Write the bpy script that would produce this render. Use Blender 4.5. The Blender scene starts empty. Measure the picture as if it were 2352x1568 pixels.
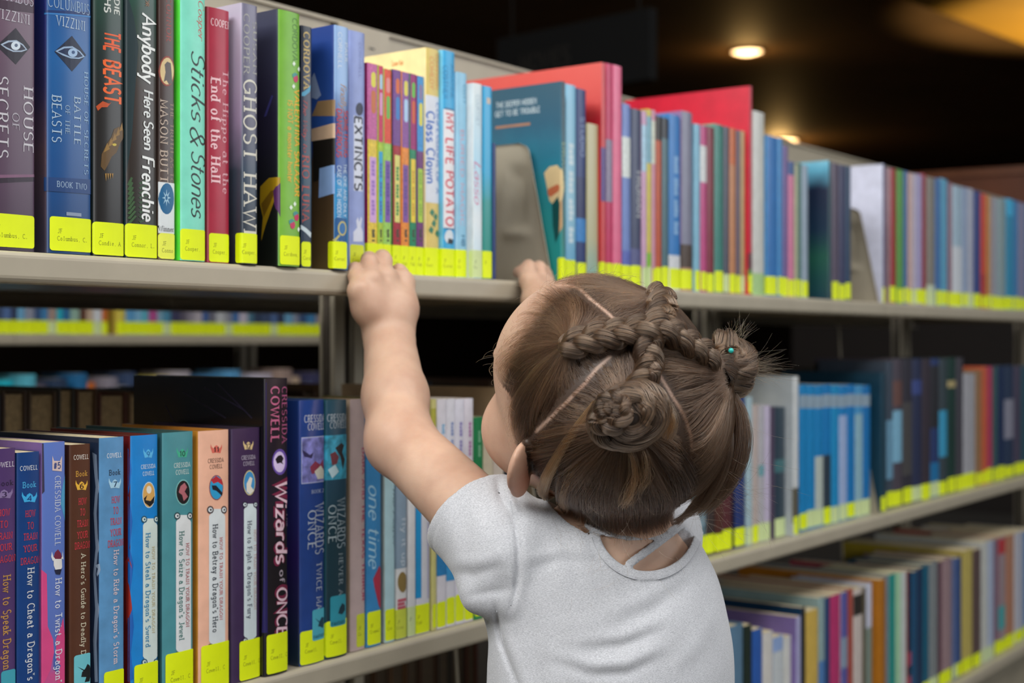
import bpy, bmesh, math, random
import numpy as np
from mathutils import Vector, Matrix

# ------------------------------------------------------------------ camera, light, exposure
SC = bpy.context.scene
COL = SC.collection
YAW = math.radians(36.36)   # view direction measured from the shelf run (+X)
CA, SA = math.cos(YAW), math.sin(YAW)
CAM = (0.0, -0.868, 0.80)
FPX = 3200.0                                                   # focal length in pixels of the 2352 px frame

cam_d = bpy.data.cameras.new('camera')
cam = bpy.data.objects.new('camera', cam_d)
COL.objects.link(cam)
cam.location = CAM
cam.rotation_euler = (math.pi / 2, 0, YAW - math.pi / 2)
cam_d.sensor_width = 36.0
cam_d.lens = FPX / 2352.0 * 36.0
cam_d.clip_start = 0.05
cam_d.dof.use_dof = True
cam_d.dof.focus_distance = 1.02
cam_d.dof.aperture_fstop = 6.0
SC.camera = cam

SC.view_settings.view_transform = 'Standard'
SC.view_settings.look = 'None'
SC.view_settings.gamma = 1.0
SC.view_settings.use_curve_mapping = False
SC.view_settings.exposure = 0.0

world = bpy.data.worlds.new('world')
SC.world = world
world.use_nodes = True
world.node_tree.nodes['Background'].inputs[0].default_value = (0.75, 0.85, 1.0, 1)
world.node_tree.nodes['Background'].inputs[1].default_value = 0.05


def area_light(name, loc, target, sx, sy, watts, color):
    d = bpy.data.lights.new(name, 'AREA')
    d.shape = 'RECTANGLE'
    d.size, d.size_y = sx, sy
    d.energy = watts
    d.color = color
    o = bpy.data.objects.new(name, d)
    COL.objects.link(o)
    o.location = loc
    o.rotation_euler = (Vector(target) - Vector(loc)).to_track_quat('-Z', 'Y').to_euler()
    return o


# daylight: a skylight high on the left beyond the bookcase, a long one over the aisle, a window far to the right, plus an added fill behind
area_light('skylight_daylight', (-1.15, 0.1, 2.75), (0.75, -0.2, 0.8), 1.6, 1.6, 106.0, (1.0, 0.99, 0.97))
area_light('skylight_daylight', (0.45, -1.15, 2.95), (0.6, -0.35, 0.7), 4.0, 1.0, 120.0, (1.0, 0.992, 0.98))
area_light('daylight_fill', (5.6, -4.4, 2.3), (1.0, -0.1, 0.8), 3.4, 1.6, 62.0, (0.92, 0.96, 1.0))
area_light('daylight_fill', (-0.6, -4.6, 1.5), (0.8, -0.1, 0.6), 3.0, 1.4, 56.0, (0.95, 0.975, 1.0))  # unseen fill added behind the camera to brighten the lower row and arms

# ------------------------------------------------------------------ helpers
def lin(h):
    h = h.lstrip('#')
    c = [int(h[i:i + 2], 16) / 255.0 for i in (0, 2, 4)]
    return tuple((v / 12.92 if v <= 0.04045 else ((v + 0.055) / 1.055) ** 2.4) for v in c) + (1.0,)


_mats = {}


def mat(hexc, rough=0.42, coat=0.0, var=0.05, metal=0.0, scale=60.0, bump=0.0, name=None):
    key = (hexc, rough, coat, var, metal, scale, bump)
    if key in _mats:
        return _mats[key]
    m = bpy.data.materials.new(name or ('paint_' + hexc.strip('#')))
    m.use_nodes = True
    nt = m.node_tree
    b = nt.nodes['Principled BSDF']
    b.inputs['Roughness'].default_value = rough
    b.inputs['Metallic'].default_value = metal
    b.inputs['Coat Weight'].default_value = coat
    b.inputs['Coat Roughness'].default_value = 0.18
    c = lin(hexc)
    if var > 0 or bump > 0:
        tc = nt.nodes.new('ShaderNodeTexCoord')
        nz = nt.nodes.new('ShaderNodeTexNoise')
        nz.inputs['Scale'].default_value = scale
        nz.inputs['Detail'].default_value = 4.0
        nt.links.new(tc.outputs['Object'], nz.inputs['Vector'])
        rp = nt.nodes.new('ShaderNodeValToRGB')
        rp.color_ramp.elements[0].position = 0.3
        rp.color_ramp.elements[1].position = 0.7
        rp.color_ramp.elements[0].color = tuple(v * (1 - var * 2) for v in c[:3]) + (1,)
        rp.color_ramp.elements[1].color = tuple(min(1, v * (1 + var * 1.2)) for v in c[:3]) + (1,)
        nt.links.new(nz.outputs['Fac'], rp.inputs['Fac'])
        nt.links.new(rp.outputs['Color'], b.inputs['Base Color'])
        if bump > 0:
            bp = nt.nodes.new('ShaderNodeBump')
            bp.inputs['Strength'].default_value = bump
            bp.inputs['Distance'].default_value = 0.001
            nt.links.new(nz.outputs['Fac'], bp.inputs['Height'])
            nt.links.new(bp.outputs['Normal'], b.inputs['Normal'])
    else:
        b.inputs['Base Color'].default_value = c
    _mats[key] = m
    return m


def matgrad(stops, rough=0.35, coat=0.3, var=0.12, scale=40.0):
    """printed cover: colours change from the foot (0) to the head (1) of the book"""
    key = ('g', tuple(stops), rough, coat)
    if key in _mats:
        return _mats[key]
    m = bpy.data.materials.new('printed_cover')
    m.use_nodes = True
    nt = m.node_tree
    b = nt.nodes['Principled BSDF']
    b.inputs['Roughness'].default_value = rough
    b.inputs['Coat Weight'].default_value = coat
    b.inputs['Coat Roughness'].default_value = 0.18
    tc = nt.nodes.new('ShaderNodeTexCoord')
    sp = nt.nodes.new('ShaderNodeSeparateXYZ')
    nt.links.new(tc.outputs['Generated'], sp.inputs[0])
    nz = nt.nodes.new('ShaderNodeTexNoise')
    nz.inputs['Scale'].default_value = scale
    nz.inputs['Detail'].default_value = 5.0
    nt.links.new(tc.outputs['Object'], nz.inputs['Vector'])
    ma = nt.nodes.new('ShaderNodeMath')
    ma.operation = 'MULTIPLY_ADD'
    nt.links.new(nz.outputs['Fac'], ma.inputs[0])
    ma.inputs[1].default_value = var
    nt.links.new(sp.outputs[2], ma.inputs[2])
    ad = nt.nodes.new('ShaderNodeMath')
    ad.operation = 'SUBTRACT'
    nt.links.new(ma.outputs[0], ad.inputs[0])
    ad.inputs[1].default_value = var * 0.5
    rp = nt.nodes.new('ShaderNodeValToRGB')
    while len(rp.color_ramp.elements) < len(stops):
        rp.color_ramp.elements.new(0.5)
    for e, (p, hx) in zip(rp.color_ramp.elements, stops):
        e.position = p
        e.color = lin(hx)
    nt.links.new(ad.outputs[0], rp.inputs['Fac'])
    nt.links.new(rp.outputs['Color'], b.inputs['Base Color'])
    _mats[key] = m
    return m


def mesh(name, verts, faces, mats=None, parent=None, fmat=None, smooth=False):
    me = bpy.data.meshes.new(name)
    me.from_pydata([tuple(v) for v in verts], [], [tuple(f) for f in faces])
    for m in (mats if isinstance(mats, (list, tuple)) else [mats]):
        if m is not None:
            me.materials.append(m)
    if fmat is not None:
        me.polygons.foreach_set('material_index', fmat)
    if smooth:
        me.polygons.foreach_set('use_smooth', [True] * len(me.polygons))
    me.update()
    o = bpy.data.objects.new(name, me)
    COL.objects.link(o)
    o.parent = parent
    return o


def empty(name, loc, label=None, cat=None, group=None, kind=None):
    o = bpy.data.objects.new(name, None)
    o.empty_display_size = 0.02
    COL.objects.link(o)
    o.location = loc
    return tag(o, label, cat, group, kind)


def tag(o, label=None, cat=None, group=None, kind=None):
    if label:
        o['label'] = label
    if cat:
        o['category'] = cat
    if group:
        o['group'] = group
    if kind:
        o['kind'] = kind
    return o


def box(x0, x1, y0, y1, z0, z1):
    v = [(x, y, z) for z in (z0, z1) for y in (y0, y1) for x in (x0, x1)]
    f = [(0, 2, 3, 1), (4, 5, 7, 6), (0, 1, 5, 4), (2, 6, 7, 3), (0, 4, 6, 2), (1, 3, 7, 5)]
    return v, f


def join(parts):
    V, F = [], []
    for v, f in parts:
        n = len(V)
        V += list(v)
        F += [tuple(i + n for i in q) for q in f]
    return V, F


def prism(poly, a0, a1, axis):
    """extrude a 2D polygon along an axis: axis 'x' -> poly is (y, z); 'y' -> (x, z); 'z' -> (x, y)"""
    n = len(poly)

    def p(a, q):
        return {'x': (a, q[0], q[1]), 'y': (q[0], a, q[1]), 'z': (q[0], q[1], a)}[axis]
    V = [p(a0, q) for q in poly] + [p(a1, q) for q in poly]
    F = [tuple(range(n))[::-1], tuple(range(n, 2 * n))]
    F += [(i, (i + 1) % n, n + (i + 1) % n, n + i) for i in range(n)]
    return V, F


# the survey of the place: lines of sight of the photograph meet the spine plane of a row of books
def sight(px, Y):
    t = (px - 1176.0) / FPX
    lam = (Y - CAM[1]) / (SA - t * CA)
    return lam * (CA + t * SA), lam


def sight_h(py, lam):
    return CAM[2] + lam * (784.0 - py) / FPX


def sight_depth(px, X):
    """distance behind the camera plane Y at which a line of sight meets the plane x = X"""
    t = (px - 1176.0) / FPX
    lam = X / (CA + t * SA)
    return CAM[1] + lam * (SA - t * CA), lam


# ------------------------------------------------------------------ a small stroke alphabet for printed lettering
def arc(cx, cy, rx, ry, a0, a1, n=7):
    return [(cx + rx * math.cos(math.radians(a0 + (a1 - a0) * i / n)), cy + ry * math.sin(math.radians(a0 + (a1 - a0) * i / n))) for i in range(n + 1)]


GL = {
    'A': (.74, [[(0, 0), (.36, 1), (.72, 0)], [(.12, .34), (.6, .34)]]),
    'B': (.62, [[(.05, 0), (.05, 1)], [(.05, 1), (.3, 1)] + arc(.32, .76, .22, .24, 90, -90) + [(.05, .52)], [(.05, .52), (.32, .52)] + arc(.34, .26, .25, .26, 90, -90) + [(.05, 0)]]),
    'C': (.7, [arc(.4, .5, .38, .5, 45, 315, 12)]),
    'D': (.72, [[(.05, 0), (.05, 1)], [(.05, 1), (.25, 1)] + arc(.28, .5, .4, .5, 90, -90, 10) + [(.05, 0)]]),
    'E': (.58, [[(.05, 0), (.05, 1)], [(.05, 1), (.55, 1)], [(.05, .52), (.45, .52)], [(.05, 0), (.57, 0)]]),
    'F': (.55, [[(.05, 0), (.05, 1)], [(.05, 1), (.55, 1)], [(.05, .52), (.45, .52)]]),
    'G': (.76, [arc(.4, .5, .38, .5, 45, 330, 12), [(.46, .42), (.74, .42), (.74, .05)]]),
    'H': (.72, [[(.06, 0), (.06, 1)], [(.66, 0), (.66, 1)], [(.06, .52), (.66, .52)]]),
    'I': (.24, [[(.12, 0), (.12, 1)]]),
    'J': (.46, [[(.4, 1), (.4, .25)] + arc(.2, .25, .2, .25, 0, -150, 6)]),
    'K': (.68, [[(.06, 0), (.06, 1)], [(.62, 1), (.06, .42)], [(.24, .58), (.66, 0)]]),
    'L': (.54, [[(.06, 0), (.06, 1)], [(.06, 0), (.54, 0)]]),
    'M': (.86, [[(.06, 0), (.06, 1), (.43, .2), (.8, 1), (.8, 0)]]),
    'N': (.74, [[(.06, 0), (.06, 1), (.68, 0), (.68, 1)]]),
    'O': (.8, [arc(.4, .5, .38, .5, 90, 450, 16)]),
    'P': (.58, [[(.05, 0), (.05, 1)], [(.05, 1), (.3, 1)] + arc(.32, .74, .25, .26, 90, -90) + [(.05, .48)]]),
    'Q': (.8, [arc(.4, .5, .38, .5, 90, 450, 16), [(.45, .25), (.75, -.1)]]),
    'R': (.64, [[(.05, 0), (.05, 1)], [(.05, 1), (.3, 1)] + arc(.32, .75, .24, .25, 90, -90) + [(.05, .5)], [(.32, .5), (.64, 0)]]),
    'S': (.56, [arc(.28, .75, .24, .25, 30, 270, 9)[0:-1] + arc(.28, .25, .26, .25, 90, -150, 9)]),
    'T': (.66, [[(.33, 0), (.33, 1)], [(0, 1), (.66, 1)]]),
    'U': (.72, [[(.06, 1), (.06, .3)] + arc(.36, .3, .3, .3, 180, 360, 8) + [(.66, 1)]]),
    'V': (.7, [[(0, 1), (.35, 0), (.7, 1)]]),
    'W': (1.0, [[(0, 1), (.25, 0), (.5, .9), (.75, 0), (1, 1)]]),
    'X': (.66, [[(0, 0), (.66, 1)], [(0, 1), (.66, 0)]]),
    'Y': (.66, [[(0, 1), (.33, .48), (.66, 1)], [(.33, .48), (.33, 0)]]),
    'Z': (.6, [[(.02, 1), (.58, 1), (.02, 0), (.6, 0)]]),
    'a': (.5, [arc(.22, .22, .2, .22, 40, 320, 9), [(.44, .44), (.44, 0)], arc(.24, .44, .2, .2, 150, 0, 6)]),
    'b': (.52, [[(.05, 1), (.05, 0)], arc(.26, .31, .22, .31, 150, -150, 10)]),
    'c': (.46, [arc(.26, .31, .22, .31, 50, 310, 10)]),
    'd': (.52, [[(.46, 1), (.46, 0)], arc(.25, .31, .22, .31, 30, 330, 10)]),
    'e': (.48, [[(.04, .33), (.46, .33)] + arc(.25, .31, .21, .31, 5, 315, 11)]),
    'f': (.34, [arc(.26, .8, .14, .2, 40, 180, 5) + [(.12, 0)], [(0, .6), (.3, .6)]]),
    'g': (.5, [arc(.24, .34, .2, .28, 40, 320, 10), [(.44, .62), (.44, -.1)] + arc(.24, -.1, .2, .2, 0, -150, 6)]),
    'h': (.52, [[(.06, 1), (.06, 0)], [(.06, .4)] + arc(.26, .4, .2, .22, 170, 0, 7) + [(.46, 0)]]),
    'i': (.2, [[(.1, .62), (.1, 0)], [(.1, .84), (.1, .94)]]),
    'j': (.24, [[(.16, .62), (.16, -.12)] + arc(.02, -.12, .14, .18, 0, -100, 5), [(.16, .84), (.16, .94)]]),
    'k': (.5, [[(.06, 1), (.06, 0)], [(.44, .62), (.06, .26)], [(.2, .38), (.48, 0)]]),
    'l': (.2, [[(.1, 1), (.1, 0)]]),
    'm': (.82, [[(.06, .62), (.06, 0)], [(.06, .4)] + arc(.24, .42, .18, .2, 170, 0, 6) + [(.42, 0)], [(.42, .4)] + arc(.6, .42, .18, .2, 170, 0, 6) + [(.78, 0)]]),
    'n': (.52, [[(.06, .62), (.06, 0)], [(.06, .4)] + arc(.26, .4, .2, .22, 170, 0, 7) + [(.46, 0)]]),
    'o': (.52, [arc(.26, .31, .22, .31, 90, 450, 13)]),
    'p': (.52, [[(.05, .62), (.05, -.3)], arc(.26, .31, .22, .31, 150, -150, 10)]),
    'q': (.52, [[(.46, .62), (.46, -.3)], arc(.25, .31, .22, .31, 30, 330, 10)]),
    'r': (.38, [[(.06, .62), (.06, 0)], [(.06, .38)] + arc(.26, .38, .2, .24, 170, 50, 5)]),
    's': (.42, [arc(.21, .46, .17, .16, 30, 270, 8)[0:-1] + arc(.21, .15, .19, .15, 90, -150, 8)]),
    't': (.34, [[(.13, .9), (.13, .15)] + arc(.27, .15, .14, .15, 180, 300, 5), [(0, .62), (.32, .62)]]),
    'u': (.52, [[(.06, .62), (.06, .22)] + arc(.26, .22, .2, .22, 180, 350, 7), [(.46, .62), (.46, 0)]]),
    'v': (.48, [[(0, .62), (.24, 0), (.48, .62)]]),
    'w': (.72, [[(0, .62), (.18, 0), (.36, .55), (.54, 0), (.72, .62)]]),
    'x': (.46, [[(0, 0), (.46, .62)], [(0, .62), (.46, 0)]]),
    'y': (.48, [[(0, .62), (.25, .02)], [(.48, .62), (.18, -.3), (.04, -.3)]]),
    'z': (.42, [[(.02, .62), (.4, .62), (.02, 0), (.42, 0)]]),
    '0': (.58, [arc(.29, .5, .26, .5, 90, 450, 14)]),
    '1': (.34, [[(.02, .82), (.2, 1), (.2, 0)]]),
    '2': (.56, [arc(.27, .72, .24, .28, 160, -30, 8) + [(.03, 0), (.54, 0)]]),
    '3': (.54, [arc(.25, .76, .22, .24, 150, -80, 8), arc(.25, .27, .25, .27, 80, -150, 9)]),
    '4': (.6, [[(.44, 0), (.44, 1), (.02, .3), (.58, .3)]]),
    '5': (.54, [[(.5, 1), (.1, 1), (.07, .55)] + arc(.26, .32, .25, .32, 130, -150, 10)]),
    '6': (.54, [arc(.4, .55, .36, .45, 80, 180, 6) + arc(.28, .3, .24, .3, 180, 540, 14)]),
    '7': (.52, [[(.02, 1), (.52, 1), (.18, 0)]]),
    '8': (.54, [arc(.27, .75, .21, .24, 90, 450, 12), arc(.27, .26, .25, .26, 90, 450, 12)]),
    '9': (.54, [arc(.26, .7, .24, .3, 0, 360, 14) + [(.48, .5), (.3, 0)]]),
    '&': (.74, [[(.72, 0), (.2, .68)] + arc(.33, .8, .16, .2, 200, -20, 8) + [(.12, .42)] + arc(.28, .24, .24, .24, 140, 320, 8) + [(.7, .5)]]),
    ',': (.2, [[(.12, .08), (.06, -.14)]]),
    '.': (.2, [[(.09, 0), (.09, .1)]]),
    "'": (.16, [[(.08, 1), (.06, .76)]]),
    '#': (.62, [[(.16, 0), (.26, 1)], [(.38, 0), (.48, 1)], [(.04, .34), (.56, .34)], [(.06, .66), (.6, .66)]]),
    '-': (.36, [[(.03, .4), (.33, .4)]]),
    ' ': (.3, []),
}


def strip(pts, th, contrast):
    """a stroke of a letter as quads with mitred joints; level strokes are thinner when contrast > 0"""
    P = [Vector(p) for p in pts]
    n = len(P)
    V = []
    for i in range(n):
        d0 = (P[i] - P[i - 1]) if i else (P[1] - P[0])
        d1 = (P[i + 1] - P[i]) if i < n - 1 else (P[-1] - P[-2])
        d0 = d0.normalized() if d0.length else d1.normalized()
        d1 = d1.normalized() if d1.length else d0
        d = d0 + d1
        d = d.normalized() if d.length > 1e-6 else d0
        nrm = Vector((-d.y, d.x))
        k = max(0.45, abs(d.dot(d0)))
        w = th * (1 - contrast * abs(d.x)) * 0.5 / k
        V += [tuple(P[i] + nrm * w), tuple(P[i] - nrm * w)]
    F = [(2 * i, 2 * i + 1, 2 * i + 3, 2 * i + 2) for i in range(n - 1)]
    return V, F


STY = {  # stroke weight, contrast, serif length, slant, fixed pitch, letter gap
    'sans': (.13, 0, 0, 0, 0, .16), 'bold': (.2, .1, 0, 0, 0, .18), 'heavy': (.27, .1, 0, 0, 0, .2), 'thin': (.08, 0, 0, 0, 0, .16),
    'serif': (.14, .45, .34, 0, 0, .26), 'serifb': (.20, .5, .40, 0, 0, .28), 'slab': (.14, .15, .36, 0, 0, .26),
    'script': (.1, .3, 0, .28, 0, .08), 'brush': (.18, .3, 0, .12, 0, .12), 'type': (.085, 0, .3, 0, .78, 0),
}


def lettering(text, style):
    """2D mesh of one line of text, baseline at 0, capitals 1 high; returns verts, faces, width"""
    th, con, ser, sl, pitch, gap = STY[style]
    parts = []
    x = 0.0
    for ch in text:
        w, strokes = GL.get(ch, GL[' '])
        ox = x + ((pitch - w) / 2 if pitch else 0)
        for s in strokes:
            v, f = strip(s, th, con)
            parts.append(([(p[0] + ox, p[1]) for p in v], f))
            if ser:
                for e, q in ((s[0], s[1]), (s[-1], s[-2])):
                    dx, dy = q[0] - e[0], q[1] - e[1]
                    if abs(dy) > 0.8 * abs(dx) and min(abs(e[1] - k) for k in (0, 1, .62, -.3)) < 0.03:
                        h = max(th * (1 - con) * 0.8, 0.06)
                        up = h if dy > 0 else -h
                        parts.append(([(e[0] + ox - ser / 2, e[1]), (e[0] + ox + ser / 2, e[1]), (e[0] + ox + ser / 2, e[1] + up), (e[0] + ox - ser / 2, e[1] + up)], [(0, 1, 2, 3)]))
        x += pitch if pitch else w + gap
    V, F = join(parts)
    V = [(a + b * sl, b) for a, b in V]
    return V, F, max(0.1, x - (0 if pitch else gap))

# ------------------------------------------------------------------ the room
wood_dark = mat('#2a1b10', rough=0.55, var=0.15, scale=3.0)
tan_paint = mat('#b58c34', rough=0.7, var=0.05, scale=2.0)


def structure(name, vf, m, label=None):
    o = mesh(name, vf[0], vf[1], m)
    return tag(o, label, None, None, 'structure')


structure('floor', box(-6, 24, -6, 16, -0.1, 0.0), mat('#4a4640', rough=0.95, var=0.2, scale=90.0, bump=0.5), 'dark grey carpet floor under the bookcases')
structure('ceiling', box(-6, 24, -6, 16, 3.0, 3.1), mat('#6e5439', rough=0.62, var=0.12, scale=1.5), 'dark brown ceiling above the bookcases')
structure('wall_back', box(-6, 24, 15.9, 16, 0, 3.0), mat('#2b1d14', rough=0.7, var=0.1, scale=2.0), 'dark brown far wall behind the bookcases')
structure('wall_right', box(23.9, 24, -6, 15.9, 0, 3.0), mat('#2b1d14', rough=0.7, var=0.1, scale=2.0), 'dark brown end wall beyond the aisle')

# ------------------------------------------------------------------ steel library shelving
Z_TOP = {'U': 0.864, 'L': 0.516, 'B': 0.166}
SEC = [-0.619, 0.324, 1.267, 2.210, 3.153, 4.096]
steel = mat('#aaa18e', rough=0.38, var=0.03, scale=25.0)
steel_d = mat('#9a917e', rough=0.45, var=0.05, scale=25.0)
slot_m = mat('#4a4238', rough=0.7, var=0.1)


def shelf_profile(sign, y_front, depth):
    """(y, z) outline of a folded steel shelf: rolled front edge, hollow underneath; z = 0 is the shelf top"""
    out = [(depth, 0.0)]
    r = 0.005
    out += [(r - r * math.sin(a), -r + r * math.cos(a)) for a in (0, .4, .8, 1.2, math.pi / 2)]
    out += [(r - r * math.cos(a), -0.0175 - r * math.sin(a)) for a in (0, .4, .8, 1.2, math.pi / 2)]
    out += [(0.022, -0.0225), (0.022, -0.020), (0.008, -0.020), (0.008, -0.004), (depth, -0.004)]
    return [(y_front + sign * y, z) for y, z in out]


def bracket(parent, X, z0, y_front, sign):
    """sheet steel end bracket with a pressed finger grip: a curved plate, thin, its front edge leaning back"""
    H, D, n, th = 0.158, 0.30, 26, 0.0016
    V, F = [], []

    def front(h):                       # where the sloping front edge runs at height h
        base = 0.004 + 0.034 * max(0.0, h + 0.02) / H
        over = h - (H - 0.012)
        return base + (0.012 - math.sqrt(max(0, 0.012 ** 2 - over ** 2)) if over > 0 else 0)

    ys = [0, .0025, .006, .012] + [0.012 + (D - 0.012) * k / 40 for k in range(1, 41)]
    zs = [-0.022 + (H + 0.022) * k / 44 for k in range(45)]
    for z in zs:
        for s in ys:
            y = front(z) + s * (D - front(z)) / D
            # pressed trough: narrow at the top, broad at the foot, with a rounded ridge below
            yc, zc = y - 0.060, z - 0.094
            w = 0.010 + 0.006 * (0.034 - zc) / 0.068
            e = max(abs(yc + zc * 0.12) / w, abs(zc) / 0.034)
            dep = 0.0075 / (1 + math.exp((e - 1.0) * 9)) * (0.25 + 0.75 * min(1, max(0, (zc + .034) / .06)))
            rid = 0.0045 * math.exp(-(((zc + 0.037) / 0.006) ** 2)) * max(0, 1 - (abs(yc + .002) / 0.019) ** 4)
            lip = -0.0022 * math.exp(-((s / 0.004) ** 2))
            V.append((X + dep - rid + lip, y_front + sign * y, z0 + z))
    m = len(ys)
    for i in range(len(zs) - 1):
        for j in range(m - 1):
            F.append((i * m + j, i * m + j + 1, (i + 1) * m + j + 1, (i + 1) * m + j))
    k = len(V)
    V += [(x + th, y, z) for x, y, z in V]
    F += [tuple(q + k for q in f[::-1]) for f in F]
    rim = [j for j in range(m)] + [i * m + m - 1 for i in range(1, len(zs))] + [(len(zs) - 1) * m + j for j in range(m - 2, -1, -1)] + [i * m for i in range(len(zs) - 2, 0, -1)]
    for a, b in zip(rim, rim[1:] + rim[:1]):
        F.append((a, b, b + k, a + k))
    return mesh('end_bracket', V, F, steel, parent, smooth=True)


def bookcase(y_front, label, rows, secs, brackets, double=True, top=1.19, rail=True):
    yb = y_front + 0.33
    root = empty('steel_bookcase', (0, 0, 0), label, 'bookcase', 'steel library bookcases')
    for zt in rows:
        for a, b in zip(secs, secs[1:]):
            for s, yf in ((1, y_front), (-1, y_front + 0.66))[:2 if double else 1]:
                V, F = prism(shelf_profile(s, yf, 0.315), a + 0.001, b - 0.001, 'x')
                V = [(x, y, z + zt) for x, y, z in V]
                sh = mesh('shelf', V, F, steel, root)
                if brackets and s == 1:
                    bracket(sh, b - 0.0055, zt, yf, s)
    for a in secs:                                   # slotted upright columns
        pr = []
        for dx in (-0.026, 0.009):
            pr.append(box(a + dx, a + dx + 0.017, yb - 0.012, yb - 0.004, 0.0, top - 0.004))
        pr.append(box(a - 0.026, a + 0.026, yb + 0.010, yb + 0.014, 0.0, top - 0.004))
        up = mesh('upright', *join(pr), steel, root)
        pw = [box(a - 0.024, a + 0.024, yb + 0.000, yb + 0.009, 0.0, top - 0.006)]
        pw += [box(a - 0.004, a + 0.004, yb - 0.0008, yb + 0.0002, z0, z0 + 0.014) for z0 in np.arange(0.12, top - 0.05, 0.028)]
        mesh('slotted_web', *join(pw), slot_m, up)
    for a, b in zip(secs, secs[1:]):                 # sheet steel panel above the top shelf, one per section
        if rail:
            v, f = box(a + 0.028, b - 0.028, yb - 0.007, yb + 0.007, 0.90, top)
            mesh('back_panel', v, f, steel, root)
            mesh('panel_cap', *box(a + 0.001, b - 0.001, yb - 0.011, yb + 0.011, top, top + 0.004), steel, root)
    for a, b in zip(secs, secs[1:]):
        mesh('kick_plate', *box(a, b, y_front + 0.03, y_front + 0.034, 0.0, 0.135), steel_d, root)
    return root


case = bookcase(0.0 - 0.004, 'beige steel bookcase running away to the right, the girl holds its upper shelf', [0.864, 0.516, 0.166], SEC, True)

# wire book supports hanging under the shelves
def tube(pts, r, n=6):
    P = [Vector(p) for p in pts]
    V, F = [], []
    for i, p in enumerate(P):
        d = (P[min(i + 1, len(P) - 1)] - P[max(i - 1, 0)]).normalized()
        u = d.cross(Vector((0, 0, 1)))
        u = u.normalized() if u.length > 1e-3 else Vector((1, 0, 0))
        w = d.cross(u).normalized()
        for k in range(n):
            a = 2 * math.pi * k / n
            V.append(p + (u * math.cos(a) + w * math.sin(a)) * r)
    for i in range(len(P) - 1):
        for k in range(n):
            F.append((i * n + k, i * n + (k + 1) % n, (i + 1) * n + (k + 1) % n, (i + 1) * n + k))
    F += [tuple(range(n))[::-1], tuple(range((len(P) - 1) * n, len(P) * n))]
    return V, F


def wire_support(px, zt, lean, label, Y=0.205, L=0.325):
    X = sight(px, Y)[0]
    r = empty('wire_book_support', (X, Y, zt - 0.0045), label, 'book support', 'wire book supports under the shelves')
    mesh('wire', *tube([(0, 0, -0.001), (lean * .1, 0, -.03), (lean * .5, 0, -L * .5), (lean, 0, -L)], 0.0024), steel_d, r, smooth=True)
    mesh('clip', *box(-.012, .012, -.03, .03, -.006, -0.001), steel_d, r)


wire_support(1036, 0.516, 0.03, 'thin wire book support hanging under the lower shelf left of the girl')
wire_support(1925, 0.864, 0.035, 'thin wire book support hanging under the upper shelf right of the bun')
wire_support(1930, 0.516, 0.025, 'thin wire book support hanging under the lower shelf right of the girl')

# raised sign holder on the back panel
sx0, sl = sight(777, 0.315)
sx1, sl1 = sight(886, 0.315)
sh = empty('section_sign', (sx0, 0.315, 1.10), 'grey metal section sign clipped to the bookcase top behind the lavender book', 'sign')
zt = sight_h(49, sl) - 1.10
mesh('plate', *box(0, sx1 - sx0, -0.006, 0.003, 0, zt), steel, sh)
for k in range(4):
    V, F, w = lettering('-', 'bold')
    mesh('print', [((a / w) * .012 + .048, -0.0066, (b + .0) * .012 + zt - 0.03 - .016 * k) for a, b in V], F, mat('#3b3833'), sh)

# ------------------------------------------------------------------ books
LABEL_Y = mat('#e4f400', rough=0.5, var=0.02, name='neon_label')
LABEL_P = mat('#cfe0a0', rough=0.5, var=0.03, name='faded_label')
INK = mat('#2c2f12', rough=0.6, var=0)
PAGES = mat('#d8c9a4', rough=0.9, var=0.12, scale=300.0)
PAGES_DIMMED = mat('#a68c64', rough=0.9, var=0.15, scale=300.0)  # page paper dimmed in colour for the shade on the bookcase's far face
PAGES_SHADED = mat('#4a3c2a', rough=0.9, var=0.15, scale=300.0)  # same paper painted darker still, standing in for deep shade
rng = random.Random(7)
LAST_X = {}


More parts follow.
